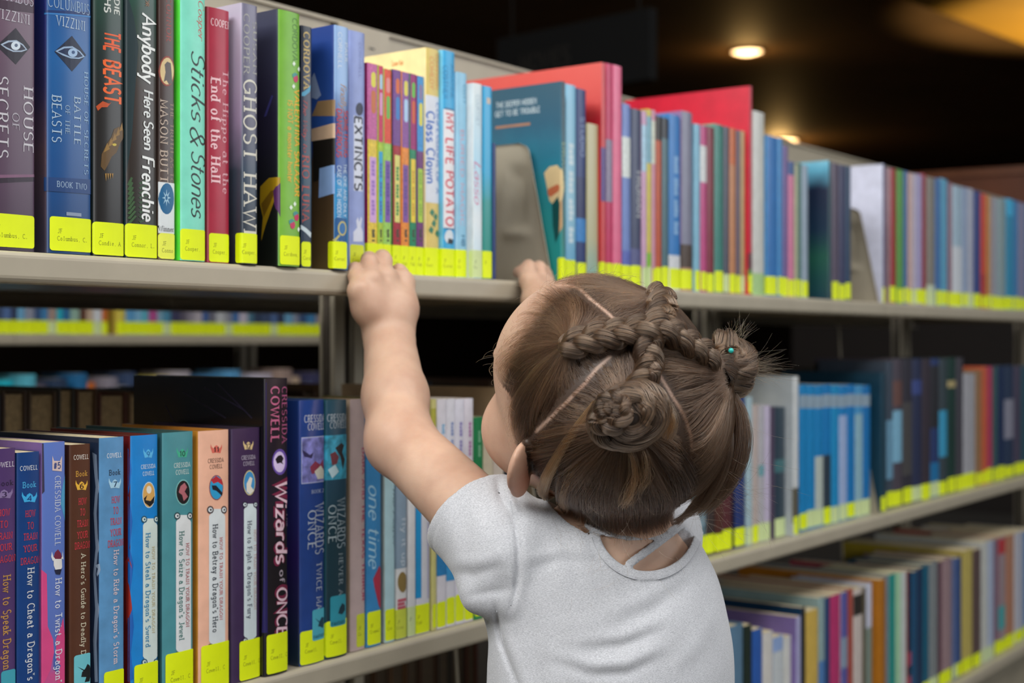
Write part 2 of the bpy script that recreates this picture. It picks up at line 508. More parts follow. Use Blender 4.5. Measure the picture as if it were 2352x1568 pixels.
class Book:
    def __init__(s, label, group, row, x0, x1, yt, spine, cover=None, right=None, setb=0.004, depth=0.135, hard=False, bulge=None, rc=None,
                 rough=0.36, coat=0.12, lean=0.0, z0=None, pages=PAGES, name=None, h=None):
        s.z0 = Z_TOP[row] if z0 is None else z0
        X0, l0 = sight(x0, setb)
        X1, l1 = sight(x1, setb)
        key = (round(s.z0, 3), setb > 1.0)
        X0 = max(X0, LAST_X.get(key, -9.0) + 0.0002)             # books stand side by side, never inside one another
        if setb < 1.0:
            for xb in SEC:                                        # nor inside an end bracket
                xb -= 0.0055
                if X0 < xb + 0.0100 and X1 > xb - 0.0085:
                    if (X0 + X1) / 2 < xb:
                        X1 = xb - 0.0085
                    else:
                        X0 = xb + 0.0100
        X1 = max(X1, X0 + 0.003)
        LAST_X[key] = X1
        s.setb, s.w, s.xl, s.depth = setb, X1 - X0, X0, depth
        s.h = h if h else sight_h(yt, sight((x0 + x1) / 2, setb)[1]) - s.z0
        s.bulge = bulge if bulge is not None else (min(0.0016, s.w * 0.06) if hard else min(0.0008, s.w * 0.04))
        s.rc = min(rc or (0.0018 if hard else 0.0008), s.w * 0.3)
        s.th = 0.0024 if hard else 0.0007
        s.th = min(s.th, s.w * 0.2)
        s.layer = 0
        s.root = empty(name or ('hardcover_book' if hard else 'paperback_book'), ((X0 + X1) / 2, setb, s.z0 + 0.0006), label, 'book', group)
        s.root.rotation_euler = (0, lean, 0)
        sm = spine if not isinstance(spine, str) else mat(spine, rough, coat)
        cm = sm if cover is None else (cover if not isinstance(cover, str) else mat(cover, rough, coat))
        w, D = s.w, depth
        qs = [-w / 2 - D + s.bulge] + list(s.cuts()) + [w / 2 + D - s.bulge]
        out = [s.at(q, 0) for q in qs]
        V, F, fm = [], [], []
        for z in (0, s.h):
            for q, (x, y, nx, ny) in zip(qs, out):
                V.append((x, y, z))
            for q, (x, y, nx, ny) in zip(qs, out):
                V.append((x - nx * s.th, min(D, max(y - ny * s.th, 0)) if abs(q) < w / 2 + 1e-6 else y, z))
        n = len(qs)
        for i in range(n - 1):
            sp = 1 if i == 0 or (cover is not None and qs[i + 1] <= -w / 2 + s.rc * 0.6) else 0
            if i >= n - 2:
                sp = 1
            F += [(i, i + 1, 2 * n + i + 1, 2 * n + i), (n + i + 1, n + i, 3 * n + i, 3 * n + i + 1),
                  (i + 1, i, n + i, n + i + 1), (2 * n + i, 2 * n + i + 1, 3 * n + i + 1, 3 * n + i)]
            fm += [sp, 2, sp, sp]
        F += [(0, 2 * n, 3 * n, n), (n - 1, 2 * n - 1, 4 * n - 1, 3 * n - 1)]
        fm += [1, 1]
        o = mesh('cover', V, F, [sm, cm, cm], s.root, fm)
        sm_flags = [False] * len(F)
        o.data.polygons.foreach_set('use_smooth', [abs(p.normal.z) < 0.5 for p in o.data.polygons])
        md = o.modifiers.new('edge', 'EDGE_SPLIT')
        md.split_angle = math.radians(50)
        a, e = (0.003, 0.003) if hard else (0.0004, 0.0004)
        mesh('page_block', *box(-w / 2 + s.th, w / 2 - s.th, s.bulge + s.th * 1.6 + 0.0005, D - (0.003 if hard else 0.0005), a, s.h - e), pages, s.root)

    def cuts(s):
        w, rc = s.w, s.rc
        c = [-w / 2 + rc * (1 - math.cos(a)) for a in (0, .5, 1.0, math.pi / 2)]
        mid = [c[-1] + (-2 * c[-1]) * k / 8 for k in range(1, 8)]
        return c + mid + [-q for q in c[::-1]]

    def yprof(s, q):
        y = s.bulge * (2 * q / s.w) ** 2
        e = abs(q) - (s.w / 2 - s.rc)
        if e > 0:
            y += s.rc - math.sqrt(max(0, s.rc ** 2 - e * e))
        return y

    def at(s, q, off):
        """point on the outside of the case at distance q across the spine (beyond the edges: along the boards)"""
        w2 = s.w / 2
        if q < -w2 - 1e-9:
            return (-w2 - off, s.yprof(-w2) + (-w2 - q), -1.0, 0.0)
        if q > w2 + 1e-9:
            return (w2 + off, s.yprof(w2) + (q - w2), 1.0, 0.0)
        d = min(1e-4, s.w * 0.01)
        a, b = max(-w2, q - d), min(w2, q + d)
        dx, dy = b - a, s.yprof(b) - s.yprof(a)
        L = math.hypot(dx, dy)
        nx, ny = dy / L, -dx / L
        return (q + nx * off, s.yprof(q) + ny * off, nx, ny)

    def q(s, px):
        X, lam = sight(px, s.setb)
        xc = s.xl + s.w / 2
        if X >= s.xl:
            return min(X - xc, s.w / 2), lam
        Y, lam = sight_depth(px, s.xl)
        return -s.w / 2 - (Y - s.setb - s.yprof(-s.w / 2)), lam

    def qv(s, px, py):
        q, lam = s.q(px)
        return q, sight_h(py, lam) - s.z0

    def decal(s, name, V2, F2, color, parent=None, label=None):
        s.layer += 1
        off = 0.00008 + 0.000018 * s.layer
        bm = bmesh.new()
        vs = [bm.verts.new((a, b, 0)) for a, b in V2]
        for f in F2:
            try:
                bm.faces.new([vs[i] for i in f])
            except ValueError:
                pass
        lo, hi = min(a for a, b in V2), max(a for a, b in V2)
        for c in s.cuts():
            if lo < c < hi:
                bmesh.ops.bisect_plane(bm, geom=bm.verts[:] + bm.edges[:] + bm.faces[:], plane_co=(c, 0, 0), plane_no=(1, 0, 0), dist=1e-7)
        for v in bm.verts:
            x, y, nx, ny = s.at(v.co.x, off)
            z = min(max(v.co.y, 0.0003), s.h - 0.0003)
            v.co = (x, y, z)
        me = bpy.data.meshes.new(name)
        bm.to_mesh(me)
        bm.free()
        me.materials.append(color if not isinstance(color, str) else mat(color, 0.4, 0.15, 0.04))
        o = bpy.data.objects.new(name, me)
        COL.objects.link(o)
        o.parent = parent or s.root
        if label:
            o['label'] = label
        return o

    def rect(s, name, color, x0, x1, y0, y1, rnd=0.0, label=None):
        (a, t0), (b, t1) = s.qv(x0, y0), s.qv(x1, y0)
        _, b0 = s.qv((x0 + x1) / 2, y1)
        top, bot = (t0 + t1) / 2, b0
        return s.decal(name, *rrect(a, b, bot, top, rnd), color, label=label)

    def poly(s, name, color, pts, label=None):
        return s.decal(name, [s.qv(*p) for p in pts], [tuple(range(len(pts)))], color, label=label)

    def ell(s, name, color, cx, cy, rx, ry, n=18, label=None):
        return s.poly(name, color, [(cx + rx * math.cos(2 * math.pi * k / n), cy + ry * math.sin(2 * math.pi * k / n)) for k in range(n)], label)

    def text(s, name, txt, color, x0, x1, y0, y1, style='slab', d='d', parent=None):
        V, F, w = lettering(txt, style)
        a, _ = s.q(x0)
        b, _ = s.q(x1)
        xm = (x0 + x1) / 2
        _, top = s.qv(xm, y0)
        _, bot = s.qv(xm, y1)
        if d == 'd':
            V = [(a + p[1] * (b - a), top - p[0] / w * (top - bot)) for p in V]
        else:
            V = [(a + p[0] / w * (b - a), bot + p[1] * (top - bot)) for p in V]
        return s.decal(name, V, F, color, parent)

    def dashes(s, name, color, x0, x1, y0, y1, n):
        """a line of print too small and blurred to read, running down the spine"""
        a, b = s.q(x0)[0], s.q(x1)[0]
        t, o = s.qv((x0 + x1) / 2, y0)[1], s.qv((x0 + x1) / 2, y1)[1]
        P = []
        for k in range(n * 3):
            f0 = (k + 0.08) / (n * 3)
            f1 = (k + 0.92) / (n * 3)
            if k % 5 == 4:
                continue
            e = (b - a) * (0.0, .22, .08)[k % 3]
            P.append(([(a, t + (o - t) * f1), (b - e, t + (o - t) * f1), (b - e, t + (o - t) * f0), (a, t + (o - t) * f0)], [(0, 1, 2, 3)]))
        return s.decal(name, *join(P), color)

    def tape(s, kind='y', txt=None, box_=None, v=(0.0008, 0.0285), a=None, b=None):
        """call-number label round the foot of the spine"""
        a = -s.w / 2 - 0.004 if a is None else a
        b = s.w / 2 if b is None else b
        lo, hi = v
        if box_:
            (a, hi), (b, lo) = s.qv(box_[0], box_[2]), s.qv(box_[1], box_[3])
            lo = max(lo, 0.0006)
        o = s.decal('call_label', *rrect(a, b, lo, hi, 0.0022), {'y': LABEL_Y, 'p': LABEL_P}[kind] if isinstance(kind, str) else kind, label='neon yellow call-number label' if kind == 'y' else 'faded pale yellow call-number label')
        if txt:
            H = 0.0031
            x0 = max(a + (b - a) * 0.16, -s.w / 2 + 0.001)
            for k, line in enumerate(txt.split('\n')):
                cw = H * 0.78 * 0.92
                line = line[:max(1, int((b - x0 - 0.0003) / cw))]
                V, F, w = lettering(line, 'type')
                V = [(x0 + p[0] * H * 0.92, lo + (hi - lo) * 0.52 - k * H * 1.75 + p[1] * H) for p in V]
                s.decal('lettering', V, F, INK, parent=o)
        return o


def rrect(a, b, lo, hi, r):
    r = min(r, abs(b - a) * 0.45, abs(hi - lo) * 0.45)
    if r <= 0:
        return [(a, lo), (b, lo), (b, hi), (a, hi)], [(0, 1, 2, 3)]
    P = []
    for cx, cy, st in ((b - r, lo + r, -90), (b - r, hi - r, 0), (a + r, hi - r, 90), (a + r, lo + r, 180)):
        P += [(cx + r * math.cos(math.radians(st + t)), cy + r * math.sin(math.radians(st + t))) for t in (0, 30, 60, 90)]
    return P, [tuple(range(len(P)))]


def horned_cap(bk, name, color, x0, x1, y0, y1, digit, ink):
    """little two-horned helmet badge with a number"""
    w, h = x1 - x0, y1 - y0
    pts = [(0, 0), (.1, .35), (.26, .5), (.32, .28), (.5, .12), (.68, .28), (.74, .5), (.9, .35), (1, 0), (1.02, .4), (.92, .75), (.86, 1), (.5, .93), (.14, 1), (.08, .75), (-.02, .4)]
    pts = [(x0 + p[0] * w, y0 + p[1] * h) for p in pts]
    bk.poly(name, color, pts)
    bk.text('number', digit, ink, x0 + w * (.36 if len(digit) < 2 else .28), x0 + w * (.64 if len(digit) < 2 else .74), y0 + h * .38, y0 + h * .86, 'bold', 'h')


def scroll_plate(bk, x0, x1, y0, y1, fill, ink):
    """white title plate with curled ends"""
    w = x1 - x0
    c = w * 0.28
    bk.poly('title_plate', fill, [(x0 + c, y0), (x1 - c, y0), (x1, y0 + c * 1.6), (x1, y1 - c * 1.6), (x1 - c, y1), (x0 + c, y1), (x0, y1 - c * 1.6), (x0, y0 + c * 1.6)])
    for cx, cy in ((x0 + w * .08, y0 + 2), (x1 - w * .08, y0 + 2), (x0 + w * .1, y1 - 2), (x1 - w * .1, y1 - 2)):
        bk.ell('scroll', ink, cx, cy, w * .2, w * .24, 12)
        bk.ell('scroll', fill, cx, cy, w * .13, w * .15, 10)
        bk.ell('scroll', ink, cx + w * .02, cy, w * .06, w * .07, 8)


GU = 'books on the upper shelf'
GLO = 'books on the lower shelf'
GB = 'books on the bottom shelf'

# ---------------- upper shelf, sharp books on the left
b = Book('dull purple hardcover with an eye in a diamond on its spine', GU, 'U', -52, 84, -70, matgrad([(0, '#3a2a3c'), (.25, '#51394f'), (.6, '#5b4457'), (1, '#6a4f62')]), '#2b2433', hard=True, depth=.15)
b.poly('band', '#3a2437', [(-52, -5), (84, 12), (84, 32), (-52, 18)])
b.poly('band', '#7c5570', [(-52, 404), (84, 402), (84, 408), (-52, 412)])
b.poly('band', '#2c1e2e', [(-52, 412), (84, 408), (84, 418), (-52, 424)])
b.poly('diamond', '#1d1626', [(-8, 107), (36, 66), (71, 110), (36, 150)])
b.poly('eye', '#9fb0c4', [(1, 104), (18, 95), (38, 94), (54, 104), (64, 116), (50, 121), (30, 121), (14, 114)])
b.poly('eye', '#232338', [(6, 105), (20, 99), (38, 98), (52, 106), (60, 115), (48, 118), (31, 118), (16, 111)])
b.ell('iris', '#c7d3dd', 36, 107, 11, 10)
b.ell('pupil', '#55627a', 37, 106, 4, 4)
b.text('author', 'COLUMBUS', '#a8a3b0', -34, 78, -20, 4, 'serif', 'h')
b.text('author', 'VIZZINI', '#b9b4bd', -12, 69, 28, 50, 'serif', 'h')
b.text('title', 'HOUSE', '#c6c3c9', 55, 78, 204, 352, 'serif')
b.text('title', 'OF', '#a9a3ad', 28, 44, 262, 300, 'serif')
b.text('title', 'SECRETS', '#c6c3c9', -8, 18, 178, 364, 'serif')
b.tape('y', 'JF\nColumbus, C.', (-30, 81, 489, 573))

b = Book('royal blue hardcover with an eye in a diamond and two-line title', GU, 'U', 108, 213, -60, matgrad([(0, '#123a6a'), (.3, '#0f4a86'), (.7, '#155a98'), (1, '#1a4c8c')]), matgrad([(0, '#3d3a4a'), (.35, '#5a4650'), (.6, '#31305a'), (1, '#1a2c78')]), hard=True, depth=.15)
b.poly('band', '#0b2f66', [(108, 24), (213, 30), (213, 38), (108, 30)])
b.poly('band', '#2f74b4', [(108, 30), (213, 38), (213, 42), (108, 34)])
b.poly('diamond', '#0e1c38', [(126, 120), (165, 84), (199, 128), (165, 166)])
b.poly('eye', '#8fa9c6', [(128, 119), (146, 109), (166, 108), (184, 119), (196, 132), (182, 137), (162, 136), (144, 129)])
b.poly('eye', '#12254a', [(133, 120), (148, 113), (166, 112), (182, 121), (191, 131), (180, 134), (163, 133), (147, 126)])
b.ell('iris', '#9bb6d4', 167, 123, 11, 10)
b.ell('pupil', '#33507c', 168, 122, 4, 4)
b.text('author', 'COLUMBUS', '#8fa6c0', 113, 207, 2, 26, 'serif', 'h')
b.text('author', 'VIZZINI', '#a9bccf', 131, 196, 44, 66, 'serif', 'h')
b.text('series', 'HOUSE OF SECRETS', '#8fb0cf', 194, 204, 168, 402, 'serif')
b.text('title', 'BATTLE', '#a9c0d4', 170, 185, 226, 334, 'serif')
b.text('title', 'OF THE', '#93aec8', 150, 160, 244, 310, 'serif')
b.text('title', 'BEASTS', '#a9c0d4', 121, 141, 222, 328, 'serif')
b.poly('band', '#1b3f74', [(108, 408), (213, 414), (213, 448), (108, 440)])
b.text('volume', 'BOOK TWO', '#9fb6cc', 132, 200, 421, 434, 'serif', 'h')
b.rect('publisher_mark', '#8796ad', 152, 187, 490, 498)
b.tape('y', 'JF\nColumbus, C.', (107, 214, 497, 582))

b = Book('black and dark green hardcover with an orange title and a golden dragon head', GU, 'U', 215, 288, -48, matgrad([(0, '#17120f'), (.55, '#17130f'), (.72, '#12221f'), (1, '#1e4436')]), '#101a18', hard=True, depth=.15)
b.text('author', 'CHS', '#c9ccc5', 240, 254, -20, 30, 'bold')
b.text('author', 'CONDIE', '#c9ccc5', 263, 275, -52, 36, 'bold')
b.text('title', 'THE', '#e0561c', 240, 276, 76, 120, 'bold')
b.text('title', 'BEAST', '#e8611f', 240, 277, 142, 238, 'bold')
b.poly('dragon', '#5d431c', [(276, 292), (262, 298), (256, 316), (244, 334), (234, 356), (232, 384), (240, 394), (248, 380), (256, 362), (268, 352), (276, 332), (286, 318), (287, 300)])
for k in range(5):
    b.poly('scale', '#8d6a2c', [(238 + k * 9, 352 - k * 12), (246 + k * 9, 330 - k * 12), (252 + k * 8, 344 - k * 11)])
b.ell('dragon_eye', '#c8b23c', 263, 334, 5, 3)
b.poly('flame', '#b8491a', [(222, 246), (236, 234), (250, 240), (256, 236), (246, 248), (234, 248), (226, 256)])
for k in range(4):
    b.poly('fang', '#9a7434', [(241 + k * 5, 400), (245 + k * 5, 400), (243 + k * 5, 418 - k * 2)])
b.tape('y', 'JF\nCondie, A', (216, 288, 510, 590))

b = Book('dark forest hardcover with a white brush-lettered title and fern fronds', GU, 'U', 290, 364, -40, matgrad([(0, '#1f2f22'), (.25, '#2a221c'), (.6, '#33251d'), (.85, '#1f3a2f'), (1, '#245043')]), '#14303a', hard=True, depth=.15)
b.poly('trunk', '#1b2f33', [(290, -30), (308, 40), (318, 110), (312, 190), (304, 320), (290, 420)])
for k in range(9):
    y = 420 + k * 11
    b.poly('fern', '#3c5a38', [(294, y + 6), (302 + k, y - 12), (306 + k, y - 10), (300, y + 8)])
    b.poly('fern', '#2f4c30', [(318, y + 2), (336 + k, y - 8), (340, y - 4), (322, y + 6)])
b.text('author', 'CONNOR', '#a4683e', 334, 342, -40, 16, 'serif')
b.text('title', 'Anybody', '#e4e7e4', 326, 357, 36, 190, 'brush')
b.text('title', 'Here', '#e0e4e2', 330, 352, 210, 270, 'brush')
b.text('title', 'Seen', '#e0e4e2', 330, 352, 280, 345, 'brush')
b.text('title', 'Frenchie', '#eaedeb', 326, 354, 362, 508, 'brush')
b.tape('y', 'JF\nConnor, L.', (291, 365, 514, 597))

b = Book('narrow dark brown paperback with an oval animal portrait and a blue award seal', GU, 'U', 366, 402, -12, matgrad([(0, '#6b5a50'), (.5, '#3a2d2a'), (1, '#4a3530')]), depth=.135)
b.text('author', 'CONNOR', '#a2463f', 382, 393, -4, 96, 'serif')
b.ell('portrait_frame', '#8e3f34', 384, 165, 18, 35)
b.ell('portrait', '#d6bd8b', 384, 165, 15.5, 31)
b.poly('animal', '#5c5453', [(378, 150), (384, 143), (392, 147), (394, 165), (396, 192), (388, 196), (382, 186), (376, 190), (380, 168)])
b.text('title', 'THE TRUTH AS TO', '#a08777', 391, 399, 238, 424, 'serif')
b.text('title', 'MASON BUTT', '#c9b6a5', 369, 385, 232, 420, 'serif')
b.rect('award_band', '#d9dfe0', 366, 402, 421, 538)
b.ell('seal', '#15608e', 383, 458, 17, 36)
for k in range(8):
    a = k * math.pi / 4
    b.poly('star', '#9fc6da', [(382 + 3 * math.cos(a + .5), 456 + 6 * math.sin(a + .5)), (382 + 10 * math.cos(a), 456 + 20 * math.sin(a)), (382 + 3 * math.cos(a - .5), 456 + 6 * math.sin(a - .5))])
b.text('award', 'Winner', '#2a2a2c', 366, 399, 521, 533, 'serif', 'h')
b.tape(mat('#e6ec52', .5), 'JF\nConnor,', (366, 402, 536, 599))

b = Book('mint green hardcover with a curly black handwritten title', GU, 'U', 415, 475, -16, '#7fdcc2', '#4fd63a', hard=True, depth=.145, setb=0.0)
b.text('author', 'Cooper', '#c2413c', 456, 470, 2, 92, 'script')
b.text('title', 'Sticks', '#15211d', 440, 472, 118, 276, 'script')
b.text('title', '&', '#15211d', 437, 472, 292, 332, 'script')
b.text('title', 'Stones', '#15211d', 440, 473, 348, 498, 'script')
b.tape('y', 'JF\nCooper,', (417, 474, 526, 603))

b = Book('plain crimson hardcover with a white two-line serif title', GU, 'U', 477, 530, 22, '#a9283f', '#8d2238', hard=True, depth=.14)
b.text('author', 'COOPER', '#e6c4c8', 486, 530, 48, 64, 'serifb', 'h')
b.text('title', 'The Hippo at the', '#d9a3ab', 512, 526, 164, 446, 'serif')
b.text('title', 'End of the Hall', '#efc5ca', 486, 506, 182, 420, 'serifb')
b.tape('y', 'JF\nCooper,', (475, 528, 536, 607))

b = Book('grey lavender hardcover in a clear jacket with a large pale serif title', GU, 'U', 556, 594, 12, matgrad([(0, '#2b3038'), (.35, '#39485a'), (.55, '#58566a'), (1, '#77748a')]), matgrad([(0, '#23272e'), (.35, '#3a4453'), (.55, '#8f7f9c'), (1, '#b5adc0')]), hard=True, depth=.145, setb=-0.004, rough=.22, coat=.6)
b.text('author', 'COOPER', '#a6a6a0', 561, 573, 34, 170, 'serif')
b.text('author', 'SUSAN', '#a6a6a0', 581, 591, 52, 172, 'serif')
b.text('title', 'GHOST HAWK', '#d6d3c4', 561, 590, 186, 560, 'serif')
b.tape('y', 'JF\nCooper,', (541, 593, 537, 608))

b = Book('lime green hardcover with an orange title and strawberries, dark back board showing', GU, 'U', 640, 692, 28, '#77b23a', matgrad([(0, '#10140f'), (.25, '#181a16'), (.6, '#1c1a30'), (1, '#3a3d52')]), hard=True, depth=.15, setb=-0.006)
b.poly('feather', '#b08c12', [(598, 430), (618, 410), (639, 408), (638, 440), (624, 480), (610, 520), (600, 555), (604, 500), (597, 470)])
b.poly('feather', '#7a5a10', [(600, 470), (622, 440), (634, 436), (620, 470), (606, 500)])
b.poly('streak', '#3a3a78', [(606, 270), (624, 220), (628, 222), (612, 268)])
b.poly('streak', '#5a2c62', [(628, 440), (639, 420), (639, 500), (630, 470)])
b.text('author', 'CORDOVA', '#4d8228', 672, 684, 44, 142, 'sans')
b.text('title', 'VALENTINA SALAZAR', '#e6b01e', 677, 690, 208, 452, 'bold')
b.text('title', 'IS NOT a monster hunter', '#d8b02a', 661, 672, 232, 420, 'bold')
for cx, cy in ((680, 182), (682, 500), (672, 518)):
    b.ell('strawberry', '#c0235a', cx, cy, 6, 9)
    b.poly('leaf', '#3a8f8a', [(cx - 9, cy - 10), (cx - 2, cy - 14), (cx + 6, cy - 9), (cx, cy - 6), (cx - 8, cy - 2)])
for cx, cy in ((675, 148), (688, 160), (674, 200), (677, 470), (668, 478), (687, 528)):
    b.poly('sparkle', '#e3efe0', [(cx - 4, cy), (cx, cy - 6), (cx + 4, cy), (cx, cy + 6)])
b.tape('y', 'JF\nCordova,', (638, 691, 541, 611))

b = Book('thin midnight blue paperback with a yellow author name and red title', GU, 'U', 693, 717, 62, matgrad([(0, '#101c33'), (.4, '#0f3d55'), (.7, '#16233f'), (1, '#0d1426')]), depth=.135)
b.text('author', 'CORDOVA', '#c9ad62', 698, 711, 76, 206, 'serifb')
b.poly('swoosh', '#4a9bbd', [(694, 214), (706, 206), (714, 196), (712, 212), (700, 222), (694, 222)])
b.text('title', 'The Way to', '#b24038', 697, 706, 226, 350, 'script')
b.text('title', 'RIO LUNA', '#b4483a', 695, 710, 360, 510, 'serif')
b.poly('swoosh', '#c7d6dc', [(693, 518), (704, 526), (715, 536), (714, 548), (702, 536), (693, 528)])
b.tape('y', 'JF\nCordo', (691, 714, 556, 614))

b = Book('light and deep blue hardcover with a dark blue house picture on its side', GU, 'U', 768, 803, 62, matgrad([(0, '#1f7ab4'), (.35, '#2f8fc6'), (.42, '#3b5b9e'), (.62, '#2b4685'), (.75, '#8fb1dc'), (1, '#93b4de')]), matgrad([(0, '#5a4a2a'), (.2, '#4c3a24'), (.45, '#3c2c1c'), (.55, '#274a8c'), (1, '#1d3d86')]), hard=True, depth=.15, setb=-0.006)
b.poly('gable', '#9a7c56', [(716, 268), (730, 234), (766, 230), (766, 268)])
b.poly('sill', '#d3b394', [(715, 298), (766, 284), (766, 318), (715, 326)])
b.poly('panel', '#1e1913', [(718, 326), (766, 318), (766, 400), (720, 420)])
b.poly('panel', '#8fb0e0', [(734, 388), (765, 380), (765, 446), (732, 456)])
b.poly('sail', '#8d9fc0', [(716, 180), (722, 168), (738, 220), (728, 230), (716, 226)])
b.text('author', 'CORNELL', '#d5e0ee', 777, 785, 76, 160, 'sans')
b.text('author', 'PAUL', '#d5e0ee', 792, 799, 100, 148, 'sans')
b.text('title', 'finally', '#b08a68', 782, 796, 194, 250, 'script')
b.text('title', 'DANGEROUS', '#b33a44', 774, 785, 252, 362, 'bold')
b.text('title', 'SOMETHING', '#b33a44', 790, 800, 256, 362, 'bold')
b.text('subtitle', 'CASE OF THE HIDDEN', '#cfe3f2', 775, 783, 382, 500, 'sans')
b.text('subtitle', 'THE ONE AND ONLY', '#cfe3f2', 789, 796, 378, 500, 'sans')
b.rect('genre_sticker', '#17558f', 765, 797, 502, 566, .002)
b.ell('magnifier', '#b9b06a', 786, 526, 10, 17)
b.ell('magnifier', '#2a6aa4', 786, 526, 7, 13)
b.poly('magnifier', '#b9b06a', [(778, 540), (781, 543), (771, 556), (768, 552)])
b.text('genre', 'Mystery', '#c9c184', 767, 795, 553, 563, 'bold', 'h')
b.tape('y', 'JF\nCornel', (754, 797, 556, 619))

b = Book('lavender hardcover with a black-on-white title and a white rabbit', GU, 'U', 803, 841, 74, '#8f9ed2', '#7d8cc4', hard=True, depth=.14, setb=.021)
b.text('author', 'CORNWELL', '#7280b8', 824, 830, 100, 180, 'sans')
b.ell('badge', '#1d2340', 826, 252, 9, 15)
b.rect('title_panel', '#d7dcea', 813, 834, 268, 440)
b.text('title', 'EXTINCTS', '#1c2136', 815, 832, 270, 438, 'bold')
b.poly('rabbit', '#d4d9ea', [(812, 556), (812, 534), (820, 524), (818, 508), (822, 500), (825, 512), (829, 498), (832, 504), (829, 522), (834, 534), (834, 556)])
b.tape(mat('#d8e22e', .5), 'JF\nCorn', (800, 837, 562, 620))

# ---------------- upper shelf, the thin series behind the hand and the books up to the bracket
ser = [  # x0 x1 yt top colour, low colour, stripe colours (upper, lower), label colour words
    (845, 868, 147, '#c4609c', '#e3c53c', '#d9d23a', '#c26a2c', '#cfa3d6', '#9a6fbf', 'pink topped yellow'),
    (868, 881, 152, '#c9245a', '#a9c832', '#9fd0e0', '#d59ac6', '#179fd0', '#3257a8', 'crimson topped lime'),
    (881, 900, 160, '#dd4a2c', '#9ccc5a', '#d98a86', '#64b23f', '#7a4fa8', '#4d2f88', 'orange topped pale green'),
    (903, 922, 162, '#72418c', '#a3192b', '#d5641e', '#2b7cc0', '#d9d372', '#3d8a3a', 'violet topped dark red'),
    (922, 941, 167, '#8a4f9a', '#e58a2e', '#d9cf4a', '#a9cbe8', '#7a4a9a', '#5c3a86', 'mauve topped orange'),
    (941, 957, 171, '#99126a', '#12845a', '#5cb832', '#c8541f', '#e3c72a', '#c89a1e', 'magenta topped green'),
    (957, 974, 176, '#2f8fd0', '#6a2a70', '#7d6f98', '#d8cf38', '#a5c832', '#7fa82a', 'sky blue topped purple'),
]
for k, (x0, x1, yt, ca, cb, s1, s2, s3, ink, words) in enumerate(ser):
    b = Book('thin ' + words + ' paperback of the bright series above the girl\'s hand', GU, 'U', x0, x1, yt, mat(cb, .45, .2, .12, scale=300), {0: '#8f1550', 3: '#0d6a34'}.get(k, cb), depth=.13, setb=.021)
    ym = 322 + (x0 - 845) * .24
    b.rect('band', mat(ca, .45, .2, .14, scale=400), x0, x1, yt + 1, ym)
    w = x1 - x0
    b.rect('name_plate', s1, x0 + w * .34, x1 - w * .2, yt + 20, yt + 55, .003)
    b.rect('name_plate', s2, x0 + w * .34, x1 - w * .2, yt + 62, yt + 115, .003)
    b.rect('title_plate', s3, x0 + w * .2, x1 - w * .16, ym + (22 if k % 2 else 40), 512)
    b.dashes('title', ink, x0 + w * .36, x1 - w * .3, ym + 48, 505, 5)
    b.dashes('number', '#3a3a20', x0 + w * .4, x1 - w * .3, 528, 556, 2)
    b.tape('y', 'JF\nFab', None)

b = Book('cream yellow hardcover with a white centre panel and blue title', GU, 'U', 976, 1011, 113, '#d9c06a', '#f3e0a4', hard=True, depth=.15, setb=.018)
b.text('author', 'COMEDY', '#d8843c', 988, 996, 132, 206, 'sans')
b.text('author', 'CONFESSION', '#d8843c', 1001, 1008, 126, 206, 'sans')
b.rect('title_panel', '#d5d9e2', 975, 1011, 222, 467)
b.text('title', 'Class Clown', '#3f6ab8', 982, 998, 258, 422, 'bold')
b.text('title', 'CONFESSIONS OF A', '#6a84bc', 1002, 1009, 238, 446, 'bold')
for cx, cy in ((992, 490), (1000, 500), (996, 515), (990, 530), (1004, 538)):
    b.poly('clown', '#2f7a5a', [(cx - 5, cy), (cx, cy - 10), (cx + 6, cy - 2), (cx + 2, cy + 9)])
b.text('author', 'Conner Rule', '#e08a4a', 900, 926, 140, 152, 'sans', 'h')
b.tape('y', 'JF\nCost', None)

b = Book('sky blue hardcover with a red title on a white panel', GU, 'U', 1012, 1047, 118, '#37a6d8', '#6ec2e4', hard=True, depth=.14, setb=.014)
b.text('author', 'COSTNER', '#2a7fb4', 1020, 1029, 152, 228, 'sans')
b.text('author', 'ARIANNE', '#2a7fb4', 1035, 1043, 150, 228, 'sans')
b.rect('title_panel', '#1c5a8c', 1018, 1045, 250, 528)
b.rect('title_panel', '#e6e4e6', 1020, 1044, 254, 525)
b.text('title', 'MY LIFE POTATO', '#cc4456', 1025, 1042, 262, 520, 'bold')
b.ell('potato', '#d4dce2', 1032, 545, 10, 16)
b.poly('potato', '#20242c', [(1030, 548), (1042, 552), (1040, 562), (1028, 560)])
b.tape('y', 'JF\nCostne', None)

b = Book('pale blue hardcover beside the sky blue book with red title', GU, 'U', 1048, 1074, 168, '#8ec3de', '#a9d4e8', hard=True, depth=.14, setb=.012)
b.text('author', 'COTT', '#4f8db0', 1064, 1070, 196, 240, 'sans')
b.text('title', 'BURIED MAGIC', '#c49ab0', 1058, 1066, 300, 520, 'sans')
b.text('publisher', 'HB', '#3f7aa0', 1060, 1068, 542, 566, 'bold')
b.tape('y', 'JF\nCo', None)

b = Book('white and pale blue hardcover with a pink handwritten title', GU, 'U', 1076, 1110, 192, matgrad([(0, '#c3e0ee'), (.3, '#dde6ea'), (.6, '#a9d2e6'), (1, '#d6dfe0')]), '#d3dde0', hard=True, depth=.14)
b.text('author', 'COURTNEY', '#9fb7c6', 1094, 1102, 220, 290, 'sans')
b.text('title', 'Lasso', '#cc6a96', 1091, 1104, 372, 468, 'script')
b.tape('p', 'JF\nCo', None)

